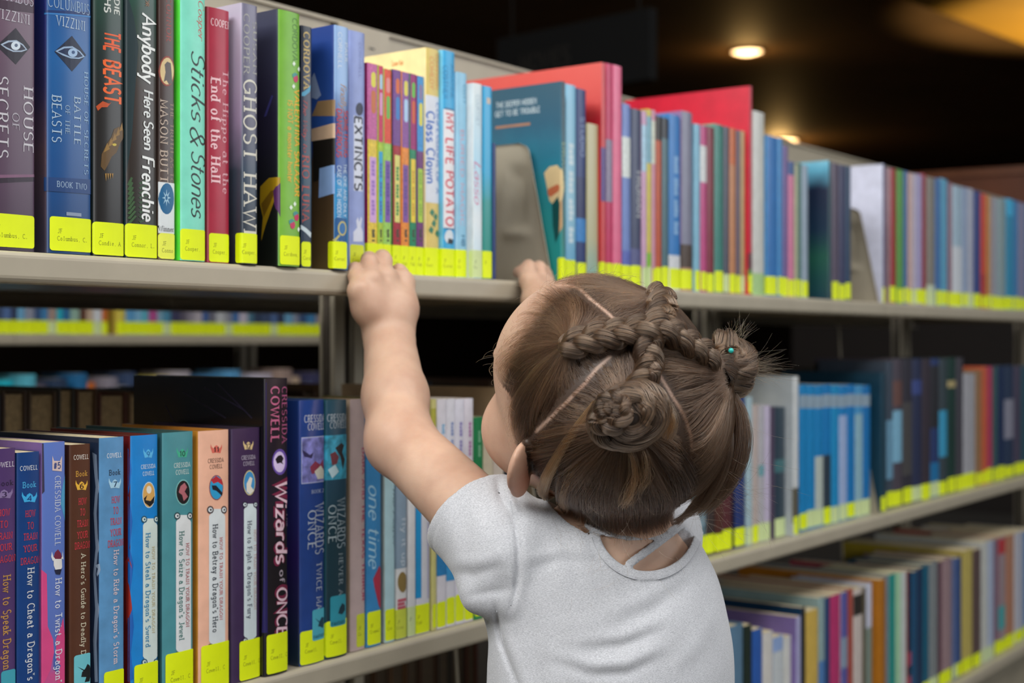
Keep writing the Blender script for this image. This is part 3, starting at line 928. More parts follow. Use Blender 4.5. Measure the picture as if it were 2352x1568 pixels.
b = Book('thin cyan and green paperback just left of the first shelf bracket', GU, 'U', 1111, 1131, 200, matgrad([(0, '#1f8a78'), (.4, '#1d8f8c'), (.55, '#19a0cc'), (1, '#2aa4d6')]), depth=.13)
b.rect('spot', '#c7b8a8', 1118, 1127, 226, 240)
b.tape('y', 'JF', None)
b = Book('narrow navy paperback touching the first shelf bracket', GU, 'U', 1132, 1140, 330, '#12316a', depth=.15)

ORD = ['first', 'second', 'third', 'fourth', 'fifth', 'sixth', 'seventh', 'eighth', 'ninth', 'tenth', 'eleventh', 'twelfth', 'thirteenth', 'fourteenth', 'fifteenth', 'sixteenth', 'seventeenth',
       'eighteenth', 'nineteenth', 'twentieth', 'twenty-first', 'twenty-second', 'twenty-third', 'twenty-fourth', 'twenty-fifth', 'twenty-sixth', 'twenty-seventh', 'twenty-eighth', 'twenty-ninth', 'thirtieth',
       'thirty-first', 'thirty-second', 'thirty-third', 'thirty-fourth', 'thirty-fifth', 'thirty-sixth', 'thirty-seventh', 'thirty-eighth', 'thirty-ninth', 'fortieth', 'forty-first', 'forty-second', 'forty-third', 'forty-fourth']


def run_of_books(rows, where, group, row, setb=0.012, names='book'):
    """rows: x0, x1, top, colour, colour words, tape kind, bands[(colour, fraction up from, to)], options"""
    for k, r in enumerate(rows):
        x0, x1, yt, c, words, tp, bands = r[:7]
        op = dict(r[7]) if len(r) > 7 else {}
        own = op.pop('label', None)
        art = op.pop('art', None)
        op.setdefault('setb', setb)
        op.setdefault('depth', .12 + .03 * rng.random())
        b = Book(own or '%s %s, %s %s' % (words, 'hardcover' if op.get('hard') else 'paperback', ORD[k], where), group, row, x0, x1, yt, c, **op)
        for col, lo, hi in bands:
            b.decal('band', *rrect(-b.w / 2, b.w / 2, lo * b.h, hi * b.h, 0), mat(col, .4, .2, .08, scale=200))
        if art:
            art(b)
        if tp:
            b.tape(tp, None, None, (0.0008 + rng.uniform(0, .0022), 0.0270 + rng.uniform(-.002, .0028)), -b.w / 2 + rng.choice((-.003, .0002, .0004, .0012)), b.w / 2 - rng.choice((0, 0, .0006, .0012)))


def art_teal(b):
    b.text('blurb', 'THE DEEPER HIDDEN', '#c3d2d8', 1140, 1232, 232, 244, 'bold', 'h')
    b.text('blurb', 'GET TO BE TROUBLE', '#c3d2d8', 1138, 1240, 252, 264, 'bold', 'h')
    b.rect('blurb', '#a87a5e', 1138, 1218, 287, 293)
    b.poly('dragon', '#d9bf8e', [(1250, 398), (1262, 384), (1280, 380), (1292, 392), (1296, 430), (1290, 470), (1276, 478), (1262, 462), (1256, 430)])
    b.poly('dragon', '#c26a44', [(1258, 436), (1280, 424), (1290, 428), (1284, 440), (1264, 454), (1258, 448)])
    b.poly('dragon', '#c8a070', [(1272, 470), (1288, 462), (1292, 520), (1284, 540)])
    b.poly('forest', '#0e4f4e', [(1268, 470), (1282, 452), (1290, 470), (1284, 540), (1276, 560), (1270, 520)])
    b.text('title', 'DRAGON', '#9fb48a', 1292, 1298, 330, 440, 'serif')


def art_dash(col, x0, x1, y0, y1, n=6):
    def f(b):
        b.dashes('title', col, x0, x1, y0, y1, n)
    return f


def art_words(txt, col, x0, x1, y0, y1, style='bold', d='d'):
    def f(b):
        b.text('title', txt, col, x0, x1, y0, y1, style, d)
    return f


W1 = 'right of the first shelf bracket on the upper shelf'
run_of_books([
    (1286, 1300, 188, matgrad([(0, '#1f8f86'), (.3, '#256b66'), (.5, '#1d5a68'), (1, '#12303f')]), 'teal', 'y', [], dict(cover=matgrad([(0, '#1f8f86'), (.35, '#2a8f92'), (.6, '#23748a'), (.8, '#2a5a72'), (1, '#33596c')]), hard=True, depth=.15, setb=.0, art=art_teal, label='dark teal hardcover with a golden dragon, its side showing behind the first bracket')),
    (1301, 1324, 196, matgrad([(0, '#4f9cc6'), (.4, '#8fc0d4'), (1, '#7fb8d4')]), 'pale blue', 'y', [], dict(art=art_dash('#c9dbe2', 1307, 1318, 330, 560))),
    (1325, 1347, 206, '#20366e', 'navy', 'y', [('#2f7fc2', .22, .34), ('#18275a', .34, .55)], dict(art=art_words('STUDIO', '#7f8fb4', 1334, 1343, 270, 360))),
    (1349, 1375, 286, matgrad([(0, '#6fa8a4'), (.3, '#b3b08c'), (1, '#b8b089')]), 'beige spiral bound', None, [], dict(cover='#a8a05a')),
    (1379, 1392, 145, '#c9484c', 'tall red', 'y', [('#5c4a86', .38, .62)], dict(cover=matgrad([(0, '#b03034'), (.5, '#cf2a2a'), (.75, '#a81a26'), (.85, '#d8504a'), (1, '#dc5c54')]), depth=.2, setb=.008, label='tall coral red picture book with its broad side showing')),
    (1393, 1408, 148, '#c02a5c', 'tall crimson', 'y', [('#8a8098', .38, .66)], dict(depth=.2)),
    (1409, 1429, 152, '#dd6a8c', 'tall pink', 'y', [], dict(depth=.2)),
    (1431, 1449, 240, '#6f86c0', 'periwinkle', 'y', [('#d5dcd8', .6, .82), ('#5a68b4', 0, .2)], dict()),
    (1451, 1475, 252, '#3d4562', 'slate navy', 'y', [('#565a86', 0, .22)], dict(hard=True, art=art_words('TRUMAN', '#b9bcc0', 1463, 1474, 390, 500))),
    (1476, 1486, 256, '#c9a0be', 'thin lilac', 'p', [('#a8cce0', .66, .92)], dict()),
    (1487, 1497, 252, '#c9bb52', 'thin yellow', 'p', [('#7fb832', .0, .2), ('#7aa8b8', .7, .96)], dict()),
    (1498, 1506, 254, '#c890a4', 'thin rose', 'y', [('#cfd4c4', .7, .94)], dict()),
    (1508, 1520, 268, '#b8512c', 'rust orange', 'y', [('#241c18', .86, 1)], dict()),
    (1521, 1537, 272, '#4a6a72', 'grey teal', 'y', [('#1c2028', .88, 1)], dict(cover='#2c3a46')),
    (1538, 1563, 265, '#2d78bc', 'bright blue', 'y', [('#d4d6da', 0, .2)], dict(art=art_dash('#8fb8de', 1549, 1558, 360, 540))),
    (1567, 1593, 258, '#7d7e92', 'grey mauve', 'y', [('#4a3a30', .13, .26), ('#b98a6a', 0, .13)], dict(cover='#8a6a9a', hard=True)),
    (1596, 1609, 286, '#7fb4cc', 'powder blue', 'y', [], dict()),
    (1610, 1624, 290, '#bb4a80', 'raspberry', 'y', [('#d3d6d6', .66, .88)], dict()),
    (1625, 1641, 292, '#7c2436', 'maroon', 'y', [], dict()),
    (1642, 1662, 287, '#3a7f74', 'sea green', 'y', [], dict(cover='#5a9a86')),
    (1663, 1676, 292, '#4e505e', 'charcoal', 'p', [], dict()),
    (1677, 1691, 296, '#bb8056', 'orange tan', 'y', [('#c0642e', .78, 1)], dict()),
    (1692, 1701, 300, '#5e5566', 'thin plum grey', 'y', [], dict()),
    (1702, 1712, 302, '#b09668', 'thin sand', 'p', [], dict()),
    (1714, 1729, 198, '#a81430', 'tall scarlet', 'y', [('#5a2a30', .12, .2), ('#5a8a3a', .06, .12)], dict(cover='#cc0a30', depth=.2, setb=.006, hard=True, label='tall scarlet picture book standing high above its neighbours')),
    (1731, 1758, 258, '#c9cac4', 'white', None, [('#a9cf8a', 0, .12)], dict(hard=True, cover='#d6d6d0')),
    (1762, 1786, 314, '#2f72b4', 'blue', 'y', [], dict(cover='#4a9ad0')),
    (1787, 1798, 318, '#3f86be', 'lighter blue', 'y', [], dict()),
    (1799, 1811, 336, '#6f5c92', 'purple', 'y', [], dict()),
    (1812, 1825, 372, '#cf7a9c', 'pink', 'y', [('#34548c', .9, 1)], dict()),
    (1826, 1834, 378, '#a9ab8c', 'thin khaki', 'y', [], dict()),
    (1835, 1842, 376, '#43706a', 'thin dark green', 'y', [], dict()),
    (1843, 1857, 380, '#94a4b4', 'grey blue', 'y', [], dict()),
    (1904, 1910, 370, '#14424a', 'dark sea green', None, [], dict(cover=matgrad([(0, '#0c3a4a'), (.3, '#1f5a4a'), (.5, '#153048'), (.8, '#1a2440'), (.95, '#5aa8c4'), (1, '#7ac4dc')]), hard=True, setb=-.002, label='dark blue hardcover with a light blue top, its side showing before the second bracket')),
    (1912, 1928, 376, '#5a5062', 'grey plum', 'y', [], dict()),
    (1929, 1942, 380, '#3b3d5e', 'dark indigo', 'y', [], dict()),
    (1943, 1955, 382, '#26415f', 'steel navy', 'y', [], dict()),
], W1, GU, 'U')

W2 = 'right of the second shelf bracket on the upper shelf'
run_of_books([
    (2028, 2033, 378, '#44507e', 'thin blue', 'y', [], dict(cover='#d5d8ec', depth=.16, setb=.02, label='blue hardcover with a large white side behind the second shelf bracket')),
    (2034, 2042, 384, '#8a7078', 'thin dusty pink', 'y', [], {}), (2043, 2060, 388, '#9e2a2e', 'red', 'y', [], dict(hard=True)),
    (2062, 2076, 392, '#5c9a48', 'green', 'y', [], {}), (2077, 2086, 394, '#3f6a9e', 'thin steel blue', 'y', [], {}),
    (2087, 2096, 398, '#c9a79c', 'thin pinkish', 'y', [], {}), (2097, 2106, 400, '#b9b0c2', 'thin pale lilac', 'p', [], {}),
    (2107, 2119, 402, '#a39cc4', 'lavender', 'y', [], {}), (2120, 2128, 400, '#8e2430', 'thin wine red', 'y', [], {}),
    (2130, 2148, 408, '#8a857c', 'stone grey', 'p', [('#c9d6bc', 0, .16)], {}), (2150, 2162, 412, '#3f6ea6', 'mid blue', 'y', [], {}),
    (2163, 2177, 412, '#5aa0c0', 'aqua', 'y', [], {}), (2179, 2188, 420, '#8d6a78', 'thin mauve', 'y', [], {}),
    (2189, 2212, 428, '#a3bccd', 'ice blue', 'y', [('#cfd5dc', .1, .5)], dict(hard=True)), (2213, 2224, 432, '#8fa0bc', 'blue grey', 'y', [], {}),
    (2225, 2236, 434, '#b0b3c2', 'silver grey', 'p', [], {}), (2237, 2253, 440, '#3a4a86', 'dark blue', 'y', [], {}),
    (2255, 2266, 446, '#c9452e', 'orange red', 'y', [('#b0322e', 0, .3)], {}), (2267, 2276, 450, '#c08a4a', 'ochre', 'y', [], {}),
    (2278, 2290, 454, '#9c98a0', 'warm grey', 'y', [], {}), (2291, 2312, 458, '#8fa3a6', 'greenish grey', 'y', [], dict(cover='#36a8d6', hard=True)),
    (2314, 2328, 458, '#2f8db2', 'teal blue', 'y', [('#3fb4e0', .85, 1)], {}), (2329, 2340, 462, '#3f7cb0', 'cornflower', 'y', [], {}),
    (2341, 2354, 466, '#8a86a2', 'dusty violet', 'y', [], {}), (2355, 2375, 470, '#5a7aa0', 'dull blue', 'y', [], {}),
], W2, GU, 'U')

# ---------------- lower shelf, the numbered series on the left
CREAM = '#e8dcc0'
RED = '#cc3a46'


def train_words(b, x0, x1, ys, style='bold'):
    for wd, y in zip(('HOW', 'TO', 'TRAIN', 'YOUR', 'DRAGON'), ys):
        n = {'HOW': .5, 'TO': .32, 'TRAIN': .72, 'YOUR': .68, 'DRAGON': .98}[wd] * (x1 - x0) / 2
        c = (x0 + x1) / 2
        b.text('series_title', wd, RED, c - n, c + n, y, y + 15, 'slab', 'h')


S0 = 0.006
b = Book('purple paperback with helmet badge three, leftmost on the lower shelf', GLO, 'L', -26, 37, 1032, '#51376c', depth=.13, setb=S0)
b.text('author', 'COWELL', '#d7d2dc', -16, 34, 1063, 1074, 'slab', 'h')
b.text('volume', 'Book', '#241a34', -8, 30, 1105, 1117, 'slab', 'h')
horned_cap(b, 'helmet', '#8a76a2', -10, 29, 1123, 1146, '3', '#3a2a50')
train_words(b, -18, 36, (1171, 1198, 1225, 1251, 1278))
b.text('title', 'How to Speak Dragonese', '#c9964a', 7, 25, 1323, 1570, 'slab')
b.rect('genre_sticker', '#41a5b8', 2, 38, 1540, 1640, .002)

b = Book('navy paperback with a light blue helmet badge numbered four', GLO, 'L', 39, 92, 1040, '#123f7e', '#0f2f60', depth=.13, setb=S0)
b.text('author', 'COWELL', '#dfe3e6', 47, 87, 1071, 1081, 'slab', 'h')
b.text('volume', 'Book', '#4db0e0', 53, 82, 1108, 1121, 'slab', 'h')
horned_cap(b, 'helmet', '#3fb0e6', 51, 85, 1131, 1155, '4', '#123f7e')
train_words(b, 48, 92, (1173, 1201, 1226, 1253, 1281))
b.text('title', "How to Cheat a Dragon's Curse", '#d9dde0', 63, 79, 1306, 1630, 'slab')

b = Book('blue and pink paperback with number five and a small horned face', GLO, 'L', 97, 151, 1017, matgrad([(0, '#c8508c'), (.18, '#c8508c'), (.26, '#5a70b8'), (.6, '#5d78c2'), (1, '#5f7cc8')]), '#8d6fb4', depth=.135, setb=S0)
b.poly('flame', '#d84a86', [(97, 1310), (108, 1320), (110, 1440), (122, 1470), (124, 1500), (116, 1540), (97, 1580)])
b.poly('flame', '#d84a86', [(128, 1470), (140, 1440), (146, 1420), (152, 1470), (152, 1580), (132, 1580)])
b.poly('drop', '#4a63ae', [(124, 1500), (130, 1520), (140, 1530), (132, 1548), (122, 1536)])
b.poly('wave', '#4f9ec8', [(151, 1090), (142, 1130), (140, 1160), (151, 1200)])
b.poly('edge_pattern', '#3a3350', [(98, 1020), (101, 1020), (103, 1130), (98, 1136)])
b.poly('badge', '#dfc7c0', [(120, 1048), (124, 1060), (138, 1060), (143, 1048), (142, 1084), (120, 1082)])
b.text('number', '#5', '#3a4a86', 123, 139, 1064, 1078, 'bold', 'h')
b.text('author', 'CRESSIDA COWELL', '#cfd6e2', 126, 139, 1095, 1254, 'serif')
b.poly('face', '#e9e6e2', [(123, 1284), (142, 1284), (143, 1304), (136, 1316), (128, 1312), (123, 1300)])
b.poly('face', '#7a2742', [(122, 1285), (126, 1270), (133, 1263), (140, 1272), (143, 1285)])
b.poly('horn', '#dfe3e6', [(119, 1268), (122, 1280), (126, 1284), (121, 1290), (117, 1280)])
b.poly('horn', '#dfe3e6', [(144, 1266), (143, 1280), (140, 1284), (146, 1286)])
b.poly('collar', '#22243c', [(124, 1310), (142, 1308), (138, 1321), (128, 1320)])
b.text('title', "How to Twist a Dragon's Tale", '#dfe4ee', 127, 142, 1330, 1630, 'slab')

b = Book('brown paperback with a yellow helmet badge numbered six', GLO, 'L', 160, 209, 1022, '#54301e', '#3f2416', depth=.13, setb=S0)
b.text('author', 'COWELL', '#e2ddd4', 170, 204, 1046, 1056, 'slab', 'h')
b.text('volume', 'Book', '#cf9a3e', 175, 200, 1083, 1095, 'slab', 'h')
horned_cap(b, 'helmet', '#e8b43e', 174, 201, 1104, 1127, '6', '#4a2a1a')
train_words(b, 172, 207, (1145, 1170, 1196, 1222, 1246))
b.text('title', "A Hero's Guide to Deadly Dragons", '#d5cdb4', 186, 197, 1273, 1560, 'slab')
b.rect('genre_sticker', '#6fc4cf', 170, 213, 1503, 1580, .002, label='light blue sticker with a black unicorn head')
b.poly('unicorn', '#14181a', [(186, 1556), (188, 1545), (196, 1536), (201, 1526), (207, 1530), (211, 1540), (211, 1552), (206, 1566), (194, 1568), (198, 1556), (192, 1556)])
b.poly('unicorn', '#14181a', [(177, 1532), (194, 1540), (193, 1543)])

b = Book('mottled light blue paperback with helmet badge seven and a twisted silver side border', GLO, 'L', 228, 286, 1006, mat('#5a93c2', .4, .2, .1, scale=60), mat('#22304a', .4, .2), depth=.135, setb=S0 - .004)
b.poly('border', '#7d8ea6', [(212, 1040), (222, 1046), (226, 1120), (222, 1180), (226, 1260), (220, 1320), (226, 1400), (222, 1480), (228, 1568), (218, 1568), (214, 1470), (219, 1400), (214, 1320), (220, 1260), (215, 1180), (220, 1120), (214, 1060)])
b.poly('border', '#90a2b8', [(219, 1300), (230, 1296), (232, 1310), (224, 1326), (222, 1320), (228, 1308)])
b.text('author', 'COWELL', '#e6e9ea', 246, 280, 1042, 1052, 'slab', 'h')
b.text('volume', 'Book', '#1f2f44', 251, 276, 1080, 1092, 'slab', 'h')
horned_cap(b, 'helmet', '#a9d4ea', 250, 278, 1099, 1123, '7', '#2a4a6a')
train_words(b, 248, 284, (1141, 1166, 1191, 1216, 1241))
b.text('title', "How to Ride a Dragon's Storm", '#e6cfd2', 261, 273, 1265, 1524, 'slab')
b.tape('y', None, (239, 293, 1546, 1600))

b = Book('bright blue hardcover with helmet badge nine, white title plate and dark red side', GLO, 'L', 300, 366, 1001, '#1583d0', '#6a1a1c', hard=True, bulge=.0014, depth=.135, setb=S0 - .004)
b.poly('scallop', '#1a62b8', [(300, 1030), (304, 1080), (300, 1140), (306, 1200), (301, 1260), (308, 1300), (302, 1360), (309, 1440), (303, 1500), (308, 1560), (300, 1568)])
b.poly('border', '#a02c24', [(288, 1290), (300, 1280), (304, 1300), (298, 1310), (300, 1290), (292, 1310), (298, 1400), (290, 1440)])
horned_cap(b, 'helmet', '#58b8ea', 329, 352, 1030, 1053, '9', '#1a6fae')
b.text('author', 'CRESSIDA', '#cfe2ea', 324, 358, 1068, 1077, 'slab', 'h')
b.text('author', 'COWELL', '#cfe2ea', 328, 355, 1084, 1093, 'slab', 'h')
b.ell('portrait', '#b9d6e6', 342, 1138, 15.5, 30.5)
b.ell('portrait', '#dba85c', 342, 1138, 14, 28)
b.poly('figure', '#1b1a1c', [(330, 1146), (338, 1138), (334, 1150), (346, 1152), (356, 1140), (354, 1156), (344, 1165), (332, 1156)])
b.ell('figure', '#e6e2d6', 342, 1126, 6, 9)
scroll_plate(b, 328, 363, 1192, 1524, '#d3e2dc', '#2a5a72')
b.text('title', "How to Steal a Dragon's Sword", '#2a86b4', 334, 345, 1226, 1486, 'slab')
b.text('series_title', 'HOW TO TRAIN YOUR DRAGON', '#c9b98a', 349, 356, 1257, 1454, 'slab')
b.tape('y', 'JF\nCowell, C', (309, 374, 1530, 1600))

b = Book('teal hardcover with helmet badge ten and a white title plate', GLO, 'L', 373, 447, 994, '#4a8f98', '#2c5a60', hard=True, bulge=.0014, depth=.135, setb=S0 - .004)
horned_cap(b, 'helmet', '#3fb08e', 406, 432, 1029, 1052, '10', '#124a3e')
b.text('author', 'CRESSIDA', '#d3e0dc', 400, 438, 1064, 1074, 'slab', 'h')
b.text('author', 'COWELL', '#d3e0dc', 404, 435, 1080, 1090, 'slab', 'h')
b.ell('portrait', '#7fc0bd', 421, 1132, 18, 30)
b.ell('portrait', '#1e1a1e', 421, 1132, 16, 27)
b.poly('figure', '#b46a72', [(414, 1118), (424, 1110), (430, 1120), (424, 1130), (432, 1142), (422, 1152), (418, 1138), (410, 1132)])
scroll_plate(b, 404, 440, 1184, 1508, '#dfe3e4', '#2e4a50')
b.text('title', "How to Seize a Dragon's Jewel", '#3f7a74', 411, 423, 1222, 1470, 'slab')
b.text('series_title', 'HOW TO TRAIN YOUR DRAGON', '#b0484e', 427, 435, 1249, 1440, 'slab')
b.tape('y', 'JF\nCowell, C', (381, 453, 1505, 1590))

b = Book('peach hardcover with helmet badge eleven, orange side and white title plate', GLO, 'L', 456, 529, 990, '#edb79c', '#c8862c', hard=True, bulge=.0014, depth=.135, setb=S0 - .004)
horned_cap(b, 'helmet', '#dc6a5c', 484, 510, 1021, 1042, '11', '#3a1a1c')
b.text('author', 'CRESSIDA', '#4a2f2a', 478, 514, 1054, 1063, 'slab', 'h')
b.text('author', 'COWELL', '#4a2f2a', 482, 511, 1068, 1077, 'slab', 'h')
b.ell('portrait', '#8f4a50', 497, 1121, 16.5, 29)
b.ell('portrait', '#2f9ed0', 497, 1121, 15, 27)
b.poly('figure', '#b8303c', [(484, 1104), (496, 1094), (510, 1104), (512, 1116), (500, 1108), (490, 1112)])
b.poly('figure', '#1c1f2c', [(486, 1116), (496, 1116), (512, 1134), (510, 1140), (496, 1128), (488, 1126)])
scroll_plate(b, 480, 518, 1170, 1490, '#d9e0e2', '#4a4044')
b.text('title', "How to Betray a Dragon's Hero", '#23303e', 488, 500, 1206, 1452, 'slab')
b.text('series_title', 'HOW TO TRAIN YOUR DRAGON', '#c0585c', 504, 511, 1236, 1424, 'slab')
b.tape('y', 'JF\nCowell, C', (463, 536, 1486, 1568))

b = Book('dark purple hardcover with helmet badge twelve and a white title plate', GLO, 'L', 532, 600, 985, '#3d2a4e', '#2f2240', hard=True, bulge=.0014, depth=.135, setb=S0 - .004)
horned_cap(b, 'helmet', '#d9c08c', 559, 582, 1013, 1034, '12', '#3a2a3a')
b.text('author', 'CRESSIDA', '#b9b2c2', 555, 587, 1047, 1056, 'slab', 'h')
b.text('author', 'COWELL', '#b9b2c2', 559, 585, 1061, 1070, 'slab', 'h')
b.ell('portrait', '#cfc08a', 573, 1110, 14, 29)
b.ell('portrait', '#3f92c8', 573, 1110, 12.5, 26)
b.poly('figure', '#e0ddd0', [(566, 1112), (574, 1096), (580, 1100), (576, 1118), (584, 1128), (574, 1136), (566, 1130)])
scroll_plate(b, 560, 590, 1158, 1474, '#d0dde0', '#2a2438')
b.text('title', "How to Fight a Dragon's Fury", '#4a5464', 568, 578, 1198, 1420, 'slab')
b.text('series_title', 'HOW TO TRAIN YOUR DRAGON', '#c9a9a4', 583, 589, 1218, 1400, 'slab')
b.tape('y', 'JF\nCowell, C', (550, 604, 1475, 1558))

b = Book('tall black hardcover with a glowing purple eye and ragged white title', GLO, 'L', 606, 664, 870, matgrad([(0, '#1b161c'), (.4, '#191419'), (.6, '#191424'), (1, '#221c26')]), mat('#0c0a0e', .2, .7), hard=True, depth=.17, setb=-.002, rough=.22, coat=.6)
b.poly('hinge', '#241c5a', [(606, 880), (614, 880), (616, 1455), (608, 1455)])
for (ax, ay), (bx, by) in (((420, 900), (520, 960)), ((470, 890), (560, 940)), ((500, 880), (580, 960)), ((380, 930), (410, 985))):
    b.poly('scratch', '#1b1730', [(ax, ay), (bx, by), (bx - 2, by + 3), (ax - 1, ay + 2)])
b.text('author', 'CRESSIDA', '#b05a86', 648, 661, 890, 1018, 'serif')
b.text('author', 'COWELL', '#c86a90', 623, 641, 890, 1016, 'serifb')
b.ell('glow', '#6a4fa8', 643, 1062, 18, 30)
b.ell('glow', '#d9c8ee', 642, 1062, 14, 24)
b.poly('beast', '#14101a', [(632, 1056), (638, 1048), (646, 1046), (652, 1054), (648, 1062), (652, 1068), (644, 1064), (636, 1066)])
for wd, y0, y1, x0 in (('Wizards', 1106, 1292, 634), ('ONCE', 1350, 1460, 636)):
    b.text('title', wd, '#7a2344', x0 - 2, 663, y0 - 3, y1 + 3, 'heavy')
    b.text('title', wd, '#e9c9d6', x0, 661, y0, y1, 'brush')
b.text('title', 'of', '#b8aab6', 642, 654, 1310, 1338, 'sans')
b.text('title', 'The', '#6a5a74', 659, 664, 1178, 1210, 'sans')
b.tape('y', 'JF\nCowell, C', (607, 676, 1462, 1535))

b = Book('royal blue hardcover with a battle picture and a light blue genre sticker', GLO, 'L', 690, 749, 920, '#24448c', matgrad([(0, '#1a2c3a'), (.4, '#2c1f5a'), (1, '#1d3a7a')]), hard=True, bulge=.0022, depth=.15, setb=0.0, rough=.2, coat=.7)
b.text('author', 'CRESSIDA', '#d5dae2', 701, 749, 954, 970, 'serif', 'h')
b.text('author', 'COWELL', '#d5dae2', 708, 748, 973, 988, 'serif', 'h')
b.rect('picture', '#b9c0de', 695, 749, 1004, 1110)
b.rect('picture', mat('#7f7fc4', .4, .2, .35, scale=120), 696, 749, 1006, 1108)
b.poly('battle', '#2a2450', [(696, 1034), (712, 1046), (720, 1040), (716, 1054), (700, 1050)])
b.poly('battle', '#8a2f4a', [(712, 1074), (724, 1060), (736, 1068), (744, 1056), (746, 1080), (728, 1086), (716, 1090)])
b.poly('battle', '#d5d3c4', [(722, 1084), (738, 1070), (749, 1084), (746, 1100), (730, 1102)])
b.text('volume', 'BOOK 2', '#b9c4da', 716, 746, 1125, 1133, 'serif', 'h')
b.text('title', 'WIZARDS', '#b3bfd0', 724, 746, 1158, 1272, 'serif')
b.text('title', 'ONCE', '#b9c5d5', 708, 726, 1174, 1262, 'serif')
b.text('title', 'TWICE MAGIC', '#b9c3d2', 727, 740, 1292, 1440, 'serif')
b.tape('y', 'JF\nCowell,', (685, 752, 1453, 1525))
b.rect('genre_sticker', '#4fb0c4', 717, 750, 1399, 1470, .002, label='light blue sticker with a unicorn head')
b.poly('unicorn', '#1c3f52', [(730, 1440), (734, 1428), (740, 1418), (748, 1420), (749, 1432), (743, 1444), (736, 1440)])
b.poly('unicorn', '#1c3f52', [(722, 1420), (734, 1428), (733, 1431)])
b.text('genre', 'FANTASY', '#12303c', 720, 748, 1458, 1465, 'bold', 'h')

b = Book('dark teal hardcover with a turquoise battle picture and genre sticker', GLO, 'L', 752, 801, 920, matgrad([(0, '#16303c'), (.5, '#1a3a46'), (.8, '#24506a'), (1, '#2a4f60')]), '#2a5a68', hard=True, bulge=.0022, depth=.15, setb=0.0, rough=.2, coat=.7)
b.text('author', 'CRESSIDA', '#c3ccd2', 755, 800, 952, 968, 'serif', 'h')
b.text('author', 'COWELL', '#c3ccd2', 760, 799, 970, 984, 'serif', 'h')
b.rect('picture', mat('#3fa9c9', .4, .2, .3, scale=120), 752, 800, 1000, 1102)
b.poly('battle', '#2c2a2c', [(770, 1030), (784, 1018), (792, 1024), (786, 1040), (794, 1056), (788, 1080), (782, 1050)])
b.poly('battle', '#7a3a44', [(760, 1044), (770, 1038), (778, 1050), (774, 1066), (764, 1070)])
b.poly('battle', '#c5e2ea', [(756, 1080), (770, 1068), (778, 1084), (764, 1100)])
b.text('title', 'WIZARDS', '#9fb0b8', 775, 794, 1146, 1258, 'serif')
b.text('title', 'ONCE', '#a9bac0', 757, 772, 1162, 1248, 'serif')
b.text('title', 'NEVER AND', '#8fa0a8', 778, 788, 1272, 1400, 'serif')
b.tape('y', 'JF\nCowell,', (752, 800, 1430, 1500))
b.rect('genre_sticker', '#2f94a8', 760, 796, 1368, 1438, .002, label='teal sticker with a unicorn head')
b.poly('unicorn', '#123442', [(776, 1410), (780, 1396), (786, 1386), (793, 1390), (794, 1402), (786, 1412)])
b.text('genre', 'FANTASY', '#0f2a34', 763, 792, 1428, 1435, 'bold', 'h')

b = Book('pinkish grey hardcover with a crimson title, behind the girl\'s elbow', GLO, 'L', 805, 841, 918, '#bfaaa8', '#a8947e', hard=True, depth=.14, setb=.004)
b.text('title', 'DARA AND THE TEXAS TERROR', '#a83a5c', 832, 839, 1030, 1380, 'bold')
b.tape(mat('#cdd62a', .5), 'JF\nCo', (819, 843, 1413, 1482))

b = Book('blue hardcover with a white handwritten two-word title and a red hand', GLO, 'L', 843, 878, 922, '#3b8ac4', hard=True, depth=.14, setb=.004)
b.text('title', 'one', '#a9d4ea', 848, 872, 1112, 1190, 'script')
b.text('title', 'time', '#a9d4ea', 848, 872, 1210, 1302, 'script')
b.poly('hand', '#b0304a', [(863, 1318), (872, 1300), (877, 1310), (877, 1402), (870, 1390), (860, 1350), (857, 1330)])
b.tape('y', 'JF\nCrewel', (840, 877, 1408, 1476))

b = Book('pale blue hardcover between the blue book and the grey one', GLO, 'L', 884, 909, 930, '#b0d3dc', '#a9b4ac', hard=True, depth=.14, setb=.004)
b.text('title', 'the Player', '#3a5a74', 903, 908, 1120, 1255, 'script')
b.tape('y', 'JF\nCro', (886, 909, 1402, 1468))

b = Book('grey hardcover with white lettering and a bronze medal', GLO, 'L', 911, 936, 930, '#8aa0b4', hard=True, depth=.14, setb=.004)
b.text('title', 'fly it up', '#c3d0da', 923, 934, 1190, 1300, 'sans')
b.rect('panel', '#d9dadb', 911, 936, 1306, 1403)
b.ell('medal', '#8a7440', 925, 1338, 11, 24)
b.dashes('award', '#c0566a', 914, 934, 1375, 1400, 1)
b.tape(mat('#d0dc48', .5), 'JF\nCros', None)

b = Book('slim white paperback with a pale green label', GLO, 'L', 938, 955, 930, '#dcdde0', depth=.135, setb=.004)
b.tape('p', 'JF', None)
b = Book('white paperback with a broad cyan stripe', GLO, 'L', 957, 988, 930, '#dbdce4', depth=.135, setb=.004)
b.rect('stripe', '#1d95d2', 957, 968, 935, 1375)
b.rect('stripe', '#b7b5d2', 982, 988, 1200, 1375)
b.tape('y', 'JF\nCud', None)

